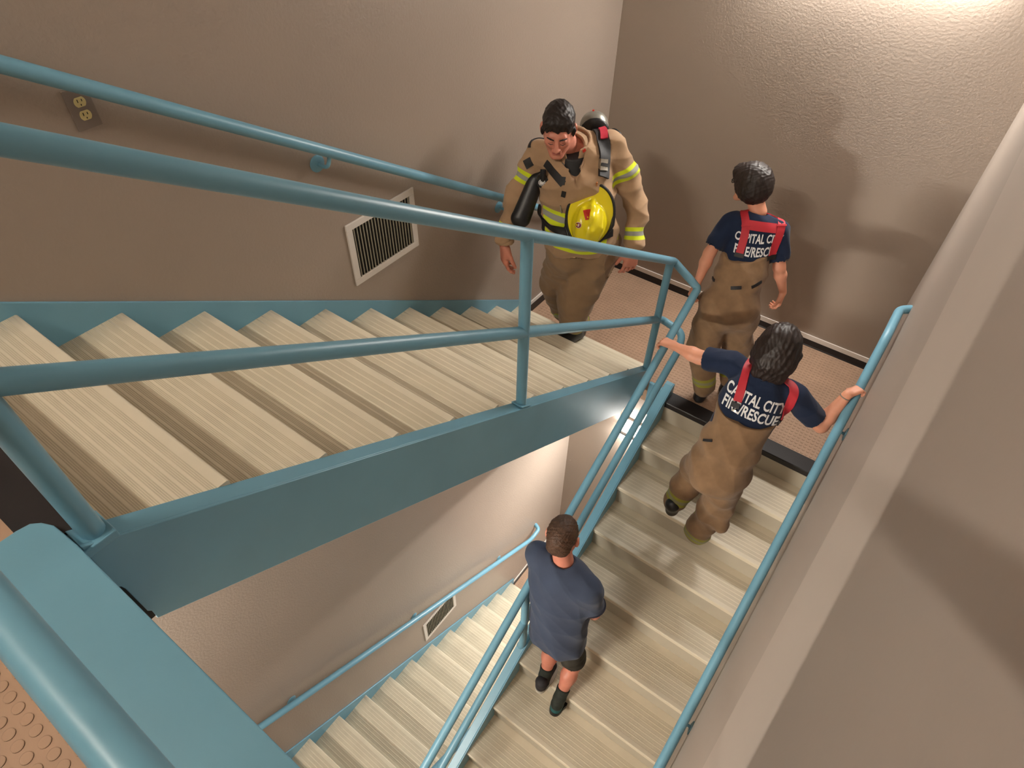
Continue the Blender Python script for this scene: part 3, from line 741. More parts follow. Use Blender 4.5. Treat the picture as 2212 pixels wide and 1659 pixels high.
# ------------------------------------------------------------------ 1. firefighter
def firefighter():
    b0 = R
    root = empty('person', (.60, -.14, b0)); tag(root, 'man in tan firefighting gear with yellow tape stepping up the left flight, looking down', 'person')
    F = frame(V(.55, -.80, 0), V(0, 0, 1)); rt, fw = F[0], F[1]
    hip = V(.605, -.215, 1.02); waist = V(.585, -.235, 1.20); chest = V(.53, -.235, 1.45); nb_ = V(.470, -.225, 1.620)
    shR = V(.310, -.310, 1.605); shL = V(.640, -.065, 1.640)
    elR = V(.245, -.43, 1.32); elL = V(.80, .01, 1.315)
    wrR = V(.235, -.52, 1.085); wrL = V(.875, -.085, 1.085)
    hc = V(.452, -.345, 1.775)
    Fh = frame(V(.42, -.74, -.62), V(.16, -.30, .9))
    # body: head and neck, torso core, arms with hands
    vh, g = head(hc, Fh, 1.04, nb_ + V(0, .0, -.03), nr=.058, h=.0028)
    vt = Vol(*bounds(hip, nb_, shR, shL, m=.12), .012)
    vt.cone(hip, chest, .12, .13, .05, fw, .7).cone(chest, nb_, .12, .07, .05).cone(shR, shL, .055, .055, .05)
    va = Vol(*bounds(shR, elR, wrR, wrR + V(.03, -.05, -.2), m=.06), .0035)
    va.chain([shR, elR, wrR], [.05, .040, .027], .03)
    hand(va, wrR + V(0, 0, -.005), V(.10, -.06, -1), V(-.55, -.75, -.1), -1, 1.26, curl=.40, spread=.05, tang=.50, tcurl=.3)
    vb = Vol(*bounds(shL, elL, wrL, wrL + V(.03, -.05, -.2), m=.06), .0035)
    vb.chain([shL, elL, wrL], [.05, .040, .027], .03)
    hand(vb, wrL + V(0, 0, -.005), V(-.02, -.12, -1), V(.75, -.55, 0), 1, 1.22, curl=.35, spread=.05, tang=.5, tcurl=.3)
    vl = Vol(*bounds(hip, V(.6, -.2, .2), V(.45, -.1, .2), m=.14), .012)
    vl.chain([hip + V(-.07, -.05, 0), V(.455, -.16, .66), V(.40, -.05, .42)], [.085, .06, .045]); vl.chain([hip + V(.07, .05, 0), V(.595, -.24, .64), V(.56, -.13, .43)], [.085, .06, .045])
    body, _, _ = sdf_obj('body', [vh, vt, va, vb, vl], M_skinr, root)
    # hair
    v = Vol(hc - .17, hc + .17, .0035)
    v.ell(g(0, -.020, .040), V(.082, .106, .092) * 1.04, Fh, .01)
    v.cone(g(-.045, .050, .092), g(.040, .058, .092), .030, .030, .02)
    for x in (-1, 1): v.cone(g(.078 * x, .020, .02), g(.079 * x, .022, -.022), .012, .007, .012)
    for t_ in range(16):
        a = rng.uniform(-.06, .06); v.cone(g(a, .055 + rng.uniform(0, .02), .10), g(a + rng.uniform(-.01, .012), .088, .062 + rng.uniform(-.012, .014)), .013, .004, .006)
    v.plane(g(0, .030, -.020), g(0, .42, -.92) - g(0, 0, 0), .01)
    v.ell(g(.030, .115, .020), V(.040, .060, .052), Fh, .010, 'c'); v.ell(g(-.034, .115, .022), V(.038, .060, .050), Fh, .010, 'c')
    for x in (-1, 1): v.ell(g(.088 * x, -.002, -.020), V(.020, .030, .034), Fh, .006, 'c')
    sdf_obj('hair', v, M_hairb, root, (.0014, 150, 3, [Fh[0], Fh[0] + .3 * Fh[1]]))
    for x in (-1, 1):
        MB().tube([g(.014 * x, .103, .026), g(.032 * x, .101, .032), g(.050 * x, .086, .027)], [.003, .0045, .0025], 8).build('eyebrow', M_hairb, root, smooth=True)
        MB().tube([g(.018 * x, .0985, -.002), g(.031 * x, .1005, -.004), g(.044 * x, .0935, -.001)], [.0012, .0018, .001], 6).build('eyelashes', M_hairb, root, smooth=True)
    mb = MB().tube([g(-.020, .0935, -.069), g(0, .099, -.067), g(.020, .0935, -.069)], [.002, .0052, .002], 8); mb.build('lips', M_lip, root, smooth=True)
    # undershirt and lining in the open neck
    v = Vol(*bounds(nb_, chest, m=.14), .006); v.cone(nb_ + fw * .062 + V(0, 0, .01), chest + fw * .06, .070, .10, .02, fw, .85); v.plane(nb_ + V(0, 0, .022) + fw * .06, V(0, 0, 1) + .25 * fw); sdf_obj('undershirt', v, M_blackc, root)
    # coat
    v = Vol(*bounds(hip, nb_, shR, shL, elR, elL, wrR, wrL, m=.20), .0065)
    hemc = hip + V(.0, 0, -.10)
    v.cone(hemc, waist, .215, .200, .05, fw, .80).cone(waist, chest + V(0, 0, .02), .200, .200, .06, fw, .78)
    v.cone(chest, nb_ + V(0, 0, -.07), .190, .125, .06, fw, .80)
    v.cone(shR + V(.02, 0, -.005), nb_ + V(0, 0, -.01), .078, .092, .06).cone(shL + V(-.02, 0, -.005), nb_ + V(0, 0, -.01), .078, .092, .06)
    v.cone(chest + rt * .12 + V(0, 0, -.02), waist + rt * .10 + V(0, 0, .08), .10, .11, .06)
    v.chain([shR, elR, wrR + V(0, 0, .035)], [.074, .067, .058], .035); v.chain([shL, elL, wrL + V(0, 0, .035)], [.074, .069, .058], .035)
    pass
    v.plane(wrR + V(0, 0, .025), nrm(wrR - elR)) if False else None
    v.ell(nb_ + fw * .075 + V(0, 0, .035), V(.062, .085, .13), F, .01, 'c')          # open neck
    v.cone(nb_ + fw * .10 + V(0, 0, .0), chest + fw * .19 + V(0, 0, .05), .036, .010, .01, op='c')
    for w_, e_ in ((wrR, elR), (wrL, elL)):                                          # hollow cuffs
        d = nrm(w_ - e_); v.cone(w_ + d * .055, w_ - d * .02, .047, .045, .004, op='c')
    v.cone(hemc + V(0, 0, -.3), hemc + V(0, 0, -.10), .30, .30, .0, op='c')
    coat, cv, cf = sdf_obj('coat', v, M_coat, root, (.0088, 27, 11, [V(.3, 0, 1), V(-.3, .2, .8), V(.2, -.6, .8)]))
    bd = np.full(len(cv), 9.0)
    for a, c, t0 in ((shR, elR, .155), (elR, wrR, .155), (shL, elL, .165), (elL, wrL, .175)):
        L_ = np.linalg.norm(c - a); bd = np.minimum(bd, near_cone(cv, a, c, -.02, .115, t0))
    tor = (np.abs((cv - chest) @ rt) < .19) & (np.linalg.norm(np.cross(cv - waist, V(0, 0, 1)), axis=1) < .235)
    armd = np.minimum(np.linalg.norm(cv - (elR + wrR) / 2, axis=1), np.linalg.norm(cv - (elL + wrL) / 2, axis=1))
    tor &= ~((np.linalg.norm(cv - elR, axis=1) < .12) | (np.linalg.norm(cv - elL, axis=1) < .12) | (armd < .12))
    slope = (cv - waist) @ fw * .10
    for z0 in (1.315, 1.165): bd = np.where(tor, np.minimum(bd, np.abs(cv[:, 2] + slope - z0 + .25 * np.abs((cv - chest) @ rt) * 0)), bd)
    attr(coat, 'band', bd)
    tree = bvh(cv, cf)
    # collar: standing ring opened at the front, with wide flaps
    v = Vol(*bounds(nb_, m=.22), .005); q0 = nb_ + V(0, 0, -.055) + fw * .01; q1 = nb_ + V(0, 0, .072) + fw * .018
    v.cone(q0, q1, .118, .104, .02, fw, .95)
    for x in (-1, 1):
        v.cone(nb_ + rt * .095 * x + fw * .02 + V(0, 0, .0), nb_ + rt * .090 * x + fw * .115 + V(0, 0, -.075), .045, .032, .04, nrm(rt * x * .6 + fw * .5 + V(0, 0, .6)), .4)
    v.cone(q0 - V(0, 0, .05) + fw * .012, q1 + V(0, 0, .08) + fw * .014, .086, .088, .01, fw, .95, op='c')
    v.cone(nb_ + fw * .09 + V(0, 0, .09), nb_ + fw * .15 + V(0, 0, -.09), .040, .008, .01, op='c')
    v.plane(q1 + V(0, 0, .012), V(0, 0, 1) + .3 * fw)
    col, kv, kf = sdf_obj('collar', v, M_coat, root, (.0022, 40, 5)); attr(col, 'band', np.full(len(kv), 9.0)); kt = bvh(kv, kf)
    v = Vol(*bounds(nb_, m=.16), .005)
    for x in (-1, 1): v.chain([nb_ + rt * .070 * x + fw * .05 + V(0, 0, .03), nb_ + rt * .050 * x + fw * .115 + V(0, 0, -.03), nb_ + rt * .015 * x + fw * .155 + V(0, 0, -.095)], [.010, .010, .007], .01)
    sdf_obj('collar_lining', v, M_gray, root)
    # front tabs, laid on the cloth
    H_ = lambda *a: [view_hit(tree, *q) or Vector(chest + fw * .2) for q in a]
    strap('storm_flap_tape', tree, H_((1176, 350), (1200, 378), (1219, 400)), .040, .003, M_blackc, root, n=24)
    strap('storm_flap_tape', tree, H_((1217, 380), (1214, 402)), .030, .003, M_blackc, root, n=10)
    strap('collar_tab', tree, H_((1137, 342), (1147, 362)), .046, .003, M_blackc, root, n=12)
    strap('closure_tab', tree, H_((1219, 412), (1216, 426)), .024, .003, M_blackc, root, n=12)
    strap('zip_pull', tree, H_((1211, 440), (1214, 462)), .006, .004, M_chrome, root, n=8)
    strap('collar_sticker', kt, [view_hit(kt, 1257, 328) or nb_, view_hit(kt, 1266, 322) or nb_], .016, .001, M_redst, root, n=6)
    # trousers
    v = Vol(*bounds(hip, V(.6, -.2, .2), V(.40, 0, .22), m=.19), .0065)
    hR = hip + rt * .085 + V(0, 0, -.02); hL = hip - rt * .085 + V(0, 0, -.02)
    kR = V(.400, -.190, .67); aR = V(.395, -.03, .31); kL = V(.600, -.245, .635); aL = V(.545, -.085, .345)
    v.cone(hR + V(0, 0, .05), hL + V(0, 0, .05), .15, .15, .06)
    v.chain([hR, kR, aR], [.132, .098, .070], .02); v.chain([hL, kL + V(0, 0, .03), kL + V(0, 0, -.10), aL], [.148, .122, .106, .088], .014)
    v.cone(kL + V(0, .03, .10), kL + V(.02, .06, .0), .10, .08, .04)
    v.plane(V(.45, -.15, .245), V(0, .15, -1))
    tr, tv, tf = sdf_obj('trousers', v, M_pant, root, (.0058, 26, 21, [V(.5, .2, 1), V(-.6, .1, .7), V(.1, -.8, .6)]))
    bd = np.minimum(near_cone(tv, kR, aR, 0, .16, np.linalg.norm(aR - kR) - .055), near_cone(tv, kL, aL, 0, .16, np.linalg.norm(aL - kL) - .01))
    attr(tr, 'band', bd)
    boot(root, V(.545, .005, b0 + .001), V(.480, -.310, b0 + .001), .17, 1.3, name='boot', shaft=V(.01, -.02, 0), w=1.15)
    boot(root, V(.395, .13, .004), V(.40, .045, .004) + V(0, -.06, 0), .30, 1.0, name='boot')
    return root, tree, F, dict(nb=nb_, chest=chest, waist=waist, hip=hip, shL=shL, shR=shR)
ff, ctree, CF, J = firefighter()

def air_pack():
    rt, fw = CF[0], CF[1]; nb_, chest, waist = J['nb'], J['chest'], J['waist']
    root = empty('breathing_apparatus', tuple(chest - fw * .24)); tag(root, 'black strapped air pack with grey metal cylinder worn by the man on the left flight', 'air pack')
    top = V(.440, .055, 1.735) ; bot = top + V(.035, -.03, -.50)
    mb = MB(); d = nrm(bot - top); pr = []; r = .082
    pts = [top + d * (r * (1 - math.cos(a)) - .0) for a in np.linspace(.05, math.pi / 2, 9)] + [bot]
    rs = [r * math.sin(a) for a in np.linspace(.05, math.pi / 2, 9)] + [r]
    mb.tube(pts, rs, 28).build('cylinder', M_steel, root, smooth=True)
    MB().tube([top - d * .001 + V(-.012, 0, -.002), top - d * .004 + V(-.012, 0, 0)], .006, 10).build('cap_screw', M_redst, root)
    v = Vol(*bounds(top, bot, m=.16), .008); v.cone(top + fw * .075 + V(0, 0, -.09), bot + fw * .075, .085, .085, .02, fw, .30); sdf_obj('backplate', v, M_blackp, root)
    hp = V(.585, -.0, 1.615)
    MB().tube(rounded([hp + V(-.05, .06, .02), hp + V(-.015, .055, .055), hp + V(.04, .045, .04), hp + V(.055, .03, -.02), hp + V(.05, 0, -.06)], .03), .009, 12).build('carry_handle', M_blackp, root, smooth=True)
    v = Vol(hp - .08, hp + .08, .005); v.cone(hp + V(-.01, .04, .0), hp + V(.02, .04, .02), .022, .016, .01); sdf_obj('red_valve', v, M_redst, root)
    P = lambda x, z, y=.22: chest + rt * x + fw * y + V(0, 0, z)
    B = lambda x, z: chest + rt * x - fw * .2 + V(0, 0, z)
    H_ = lambda *a: [view_hit(ctree, *q) or Vector(chest + fw * .2) for q in a]
    strap('shoulder_strap', ctree, [B(-.11, .05), B(-.12, .14)] + H_((1293, 262), (1300, 290), (1304, 330), (1304, 370), (1302, 388)), .066, .012, M_blackc, root, n=50)
    strap('shoulder_pad', ctree, H_((1296, 262), (1303, 285), (1306, 305)), .040, .019, M_pink, root, n=20)
    strap('shoulder_strap', ctree, [B(.11, .05), B(.11, .14)] + H_((1170, 270), (1155, 300), (1145, 322)), .016, .005, M_blackc, root, n=40)
    strap('buckle', ctree, H_((1302, 340), (1301, 374)), .046, .020, M_chrome, root, n=10)
    strap('strap_adjuster', ctree, H_((1302, 352), (1301, 362)), .044, .026, M_blackp, root, n=8)
    strap('waist_belt', ctree, H_((1168, 478), (1200, 495), (1240, 505), (1290, 512), (1325, 500)), .045, .008, M_blackc, root, n=46)
    strap('chest_strap', ctree, H_((1216, 512), (1223, 492), (1236, 474)), .030, .012, M_blackc, root, n=24)
    strap('side_strap', ctree, H_((1158, 500), (1160, 470), (1166, 440)), .028, .010, M_blackc, root, n=20)
    g0 = np.array(H_((1172, 388))[0]) + fw * .02
    MB().tube([g0 - fw * .02, g0 + fw * .012], [.034, .034], 24).build('pressure_gauge', M_blackp, root, smooth=True)
    MB().tube([g0 + fw * .012 + rt * .004, g0 + fw * .014 + rt * .004], [.019, .019], 20).build('gauge_dial', M_print, root)
    mb = MB()
    for k in range(10): a = 2 * math.pi * k / 10; q = g0 + fw * .0142 + rt * (.004 + .014 * math.cos(a)) + V(0, 0, .014 * math.sin(a)); mb.box(q - .0018, q + .0018)
    mb.build('gauge_marks', M_blackp, root)
    MB().tube(rounded([g0 + V(0, 0, .07), g0 + fw * .01 + V(0, 0, .04), g0 + V(0, 0, .01)], .03), .016, 12).build('hose', M_blackp, root, smooth=True)
    return root
air_pack()

def radio_case():
    rt, fw = CF[0], CF[1]; chest = J['chest']
    root = empty('mask_regulator', tuple(chest + rt * .15 + fw * .19 + V(0, 0, -.2))); tag(root, 'long black mask regulator pouch hanging at the right chest of the man', 'regulator')
    a = V(.348, -.385, 1.462); c = V(.338, -.500, 1.282)
    v = Vol(*bounds(a, c, m=.11), .005); v.cone(a, c, .046, .056, .02, fw, .85).cone(a + rt * -.01 + V(0, 0, .02), a + rt * -.035 + V(0, 0, .05), .022, .016, .02).cone(c + rt * .02, c + V(0, -.01, -.03) + rt * .005, .030, .020, .02)
    sdf_obj('pouch', v, M_blackp, root)
    MB().tube([c - nrm(a - c) * .030, c - nrm(a - c) * .05], [.028, .026], 20).build('regulator_cap', M_blackc, root, smooth=True)
    MB().tube([a + V(.01, .0, .03), a + V(.04, -.01, .055)], .007, 10).build('hook', M_chrome, root, smooth=True)
radio_case()

def helmet():
    rt, fw = CF[0], CF[1]
    c = V(.695, -.345, 1.345)                 # centre of the brim plane
    root = empty('fire_helmet', tuple(c)); tag(root, 'yellow fire helmet with red badge hanging on the chest of the man', 'helmet')
    out = nrm(V(.50, -.80, .32)); upv = nrm(V(.05, .10, 1.0) - out * np.dot(V(.05, .10, 1.0), out)); sd = np.cross(out, upv)
    F = np.array([sd, upv, out])              # the crown points outwards, the long rear brim points up
    g = lambda x, y, z: c + sd * x + upv * y + out * z
    v = Vol(c - .22, c + .22, .004)
    v.ell(g(0, -.035, .0), V(.098, .122, .115), F, 0)
    v.chain([g(0, .095, .015), g(0, .065, .062), g(0, .02, .100), g(0, -.05, .110), g(0, -.11, .080), g(0, -.145, .03)], [.008, .011, .013, .012, .011, .009], .025)
    for x in (-1, 1): v.chain([g(.055 * x, .055, .055), g(.062 * x, -.03, .088), g(.05 * x, -.12, .055)], [.006, .008, .006], .02)
    v.plane(g(0, 0, -.004), -out)
    v.ell(g(0, .01, -.002), V(.128, .168, .016), F, .012)
    v.ell(g(0, -.03, -.035), V(.085, .105, .05), F, .004, 'c')
    hv = sdf_obj('shell', v, M_yel, root); tree = bvh(hv[1], hv[2])
    ring = []
    for k in range(49):
        a = 2 * math.pi * k / 48; ring.append(g(.129 * math.cos(a), .01 + .169 * math.sin(a), -.004))
    MB().tube(ring, .009, 10, caps=False).build('brim_edging', M_blackp, root, smooth=True)
    def patch(name, pts, m, lift=.0015):
        mb = MB(); vs = []
        for x, y in pts:
            x = -x; h, n_, _, _ = tree.ray_cast(Vector(g(x, y, .3)), Vector(-out)); vs.append((h if h else Vector(g(x, y, .1))) + Vector(out) * lift)
        cc = sum(vs, Vector()) / len(vs); hh = tree.ray_cast(cc + Vector(out) * .1, Vector(-out))[0]; vs.append((hh or cc) + Vector(out) * lift)
        n = len(pts); mb.add(vs, [((i + 1) % n, i, n) for i in range(n)]); return mb.build(name, m, root)
    def poly(cs, n=6):
        o = []
        for i in range(len(cs)):
            a, b_ = cs[i], cs[(i + 1) % len(cs)]
            for k in range(n): o.append((a[0] + (b_[0] - a[0]) * k / n, a[1] + (b_[1] - a[1]) * k / n))
        return o
    def circ(x, y, r, n=20): return [(x + r * math.cos(2 * math.pi * k / n), y + r * math.sin(2 * math.pi * k / n)) for k in range(n)]
    patch('badge', poly([(-.050, .046), (-.012, .062), (-.014, .012), (-.030, .004)]), M_redst, .003)
    patch('round_sticker', circ(-.062, -.030, .0165), M_whst, .002); patch('round_sticker_print', circ(-.062, -.030, .0140), M_mar, .003)
    patch('round_sticker_print', poly([(-.066, -.037), (-.058, -.037), (-.057, -.023), (-.065, -.022)]), M_whst, .004)
    MB().tube([g(0, .155, .006), g(.0, .19, .02), g(.004, .205, .0)], .006, 8).build('hanging_tab', M_orange, root, smooth=True)
    MB().tube(rounded([g(.10, -.12, -.012), g(.125, -.06, -.03), g(.12, .03, -.02)], .03), .010, 10).build('chin_strap', M_blackp, root, smooth=True)
    MB().tube([g(-.12, -.06, -.012), g(-.13, -.02, .0), g(-.125, .04, -.012)], .013, 10).build('side_clip', M_blackp, root, smooth=True)
helmet()

# ------------------------------------------------------------------ shared pieces of the three young people
def tshirt(root, J, F, m, h=.0055, lo_cut=None, sl=.62, wr_=(.0030, 40, 5), fat=1.0, r=None):
    rt, fw = F[0], F[1]
    nb_, ch, wa, sR, sL, eR, eL = (J[k] for k in ('neck', 'chest', 'waist', 'shR', 'shL', 'elR', 'elL'))
    v = Vol(*bounds(nb_, ch, wa, sR, sL, sR + (eR - sR) * sl, sL + (eL - sL) * sl, m=.17), h)
    up = nrm(nb_ - wa)
    v.cone(wa, ch, .140 * fat, .150 * fat, .05, fw, .72).cone(ch, nb_ - up * .055, .145 * fat, .075 * fat, .05, fw, .74)
    v.cone(sR * .85 + sL * .15, sL * .85 + sR * .15, .062 * fat, .062 * fat, .05)
    for s_, e_ in ((sR, eR), (sL, eL)):
        q = s_ + (e_ - s_) * sl; v.cone(s_, q, .066 * fat, .064 * fat, .035)
    v.cone(nb_ + up * .09, nb_ - up * .045, .062 * fat, .055 * fat, .004, op='c')
    for s_, e_ in ((sR, eR), (sL, eL)):
        q = s_ + (e_ - s_) * sl; d = nrm(e_ - s_); v.cone(q + d * .12, q - d * .0 + d * .052, .10, .10, .0, op='c') if False else None
        # flat hem: cut with a disc-like ellipsoid beyond the hem
        v.cone(q + d * .135, q + d * .130, .125 * fat, .125 * fat, .0, d, .95, op='c'); v.cone(q + d * .03, q - d * .02, .056 * fat, .052 * fat, .0, op='c')
    return v
def person_body(root, J, F, Fh, hs, m, hands, legs=None, fat=1.0, nr=.048):
    rt, fw = F[0], F[1]
    vh, g = head(J['head'], Fh, hs, J['neck'], nr=nr)
    vt = Vol(*bounds(J['pelvis'], J['neck'], J['shR'], J['shL'], m=.12), .010)
    up = nrm(J['neck'] - J['waist'])
    vt.cone(J['pelvis'], J['chest'], .105 * fat, .11 * fat, .05, fw, .7).cone(J['chest'], J['neck'] - up * .05, .10 * fat, .055 * fat, .05, fw, .75).cone(J['shR'] * .9 + J['shL'] * .1, J['shL'] * .9 + J['shR'] * .1, .042 * fat, .042 * fat, .04)
    vols = [vh, vt]
    for s_ in ('R', 'L'):
        sh, el, wr_ = J['sh' + s_], J['el' + s_], J['wr' + s_]
        v = Vol(*bounds(sh, el, wr_, wr_ + J['hd' + s_] * .18, m=.06), .0036)
        v.cone(sh, el, .046 * fat, .036 * fat, .02); fo = el + (wr_ - el) * .3; v.cone(el, fo, .036 * fat, .037 * fat, .02); v.cone(fo, wr_, .037 * fat, .023 * fat, .02, None)
        hands[s_](v, wr_); vols.append(v)
    if legs:
        for L_ in legs:
            pts, rs = L_; v = Vol(*bounds(*pts, m=.11), .005); v.chain(pts, rs, .03); vols.append(v)
    return sdf_obj('body', vols, m, root), g

# ------------------------------------------------------------------ 2. young person on the landing
def person_two():
    root = empty('person', (1.50, .14, 0)); tag(root, 'person with short dark hair, glasses and navy T-shirt standing on the landing', 'person')
    F = frame(V(-.47, .88, 0), V(0, 0, 1)); rt, fw = F[0], F[1]
    J = dict(neck=V(1.410, .325, 1.325), chest=V(1.435, .290, 1.17), waist=V(1.455, .175, .95), pelvis=V(1.465, .120, .80),
             shR=V(1.555, .350, 1.245), shL=V(1.300, .225, 1.265), elR=V(1.625, .335, 1.03), elL=V(1.258, .135, 1.085),
             wrR=V(1.690, .385, .845), wrL=V(1.262, .040, .925), hdR=V(0, 0, -1), hdL=V(0, 0, -1), head=V(1.322, .352, 1.450))
    Fh = frame(V(-.90, .44, -.14), V(-.05, .10, 1))
    hands = {'R': lambda v, w: hand(v, w, V(.06, -.16, -1), V(.75, .2, .1), 1, .86, curl=.75, tcurl=.5, tang=.4),
             'L': lambda v, w: hand(v, w, V(-.02, -.45, -.75), V(-.62, -.50, .35), 1, .88, curls=(.75, .78, .8, .72), tcurl=.45, tang=.95)}
    (ob, bv, bf), g = person_body(root, J, F, Fh, .94, M_skin, hands, fat=.92, nr=.046)
    v = tshirt(root, J, F, M_navy, fat=.93, sl=.66)
    sh, sv, sf = sdf_obj('tshirt', v, M_navy, root, (.0030, 38, 8)); st = bvh(sv, sf)
    # bowl of hair
    c = J['head']; v = Vol(c - .19, c + .19, .0038)
    s = .98
    v.ell(g(0, -.012, .034), V(.100, .118, .104) * s, Fh, .0); v.ell(g(0, -.028, -.010), V(.098, .100, .095) * s, Fh, .03)
    v.ell(g(0, .090, .055), V(.070, .040, .045) * s, Fh, .03)
    v.ell(g(0, .155, -.062), V(.095, .125, .088) * s, Fh, .012, 'c')
    v.plane(g(0, -.05, -.094), g(0, .25, -.95) - g(0, 0, 0), .012)
    sdf_obj('hair', v, M_hairc, root, (.0012, 190, 3, [Fh[0], Fh[1]]))
    MB().tube(rounded([g(-.078, -.005, .008), g(-.076, .06, .006), g(-.066, .100, .006), g(-.018, .112, .004), g(0, .115, .010), g(.018, .112, .004), g(.066, .100, .006), g(.076, .06, .006), g(.078, -.005, .008)], .01), .0028, 8).build('glasses', M_blackp, root, smooth=True)
    mb = MB()
    for x in (-1, 1): mb.tube([g(.036 * x + .022 * math.cos(a), .108 - .006 * abs(math.cos(a)), -.004 + .016 * math.sin(a)) for a in np.linspace(0, 2 * math.pi, 17)], .0025, 6, caps=False)
    mb.build('glasses_rims', M_blackp, root, smooth=True)
    # bib trousers
    h, wa = J['pelvis'], J['waist']
    hL = h - rt * .075; hR = h + rt * .075
    kL = V(1.395, .075, .47); aL = V(1.475, .100, .12); kR = V(1.560, .255, .45); aR = V(1.590, .235, .17)
    v = Vol(*bounds(J['chest'], h, kL, aL, kR, aR, m=.17), .006)
    v.cone(h + V(0, 0, -.02), wa, .150, .142, .05, fw, .82).cone(wa, wa + (J['chest'] - wa) * .62, .142, .150, .04, fw, .76)
    v.chain([hL, kL, aL], [.112, .100, .078], .045); v.chain([hR, kR, aR], [.112, .092, .066], .045)
    v.plane(J['chest'] - V(0, 0, .040) - fw * .1, V(-.04, -.30, 1)); v.plane(V(0, 0, .052), V(0, 0, -1))
    tr, tv, tf = sdf_obj('trousers', v, M_pant2, root, (.0055, 27, 31, [V(.5, .2, 1), V(-.6, .1, .7), V(.1, -.8, .6)]))
    attr(tr, 'band', np.minimum(near_cone(tv, kL, aL, 0, .14, .27), near_cone(tv, kR, aR, 0, .12, .21))); tt = bvh(tv, tf)
    Q = lambda x, z, y=-.2: J['chest'] + rt * x + fw * y + V(0, 0, z)
    H_ = lambda *a: [view_hit(st, *q) or Vector(J['chest']) for q in a]
    for p, x0 in (([(1598, 548), (1606, 520), (1612, 490), (1606, 462)], -.075), ([(1664, 552), (1678, 520), (1688, 490), (1686, 464)], .085)):
        strap('suspender', st, H_((p[0][0] - 3, p[0][1] + 8), *p[1:]) + [J['neck'] + rt * x0 * 1.05 + V(0, 0, .04) + fw * .03, J['neck'] + rt * x0 + fw * .12 + V(0, 0, -.02), Q(x0, -.02, .2)], .044, .004, M_red, root, n=44)
        strap('slider', st, H_(p[2], (p[2][0], p[2][1] - 6)), .054, .007, M_red, root, n=5)
        strap('leather_end', st, H_((p[0][0] + 1, p[0][1] - 4), (p[0][0] - 3, p[0][1] + 10)), .054, .006, M_blackc, root, n=6)
    strap('back_patch', st, H_((1612, 485), (1645, 490), (1680, 494)), .054, .0025, M_red, root, n=24)
    K_ = lambda *a: [view_hit(tt, *q) for q in a]
    strap('waist_tape', tt, K_((1575, 622), (1605, 621)), .020, .003, M_blackc, root, n=8)
    strap('waist_tape', tt, K_((1619, 622), (1647, 606)), .018, .003, M_blackc, root, n=8)
    strap('side_buckle', tt, K_((1540, 598), (1546, 608)), .016, .004, M_blackc, root, n=6)
    text_on('shirt_lettering', st, Q(.012, .038), rt, V(0, 0, 1), 'CAPITAL CITY', .066, M_print, root, .0, .02, .62)
    text_on('shirt_lettering', st, Q(.012, -.032), rt, V(0, 0, 1), 'FIRE/RESCUE', .070, M_print, root, .0, .02, .62)
    boot(root, V(1.478, .035, .001), V(1.46, .255, .001), .12, .92); boot(root, V(1.592, .200, .001), V(1.575, .41, .001), .14, .9)
person_two()

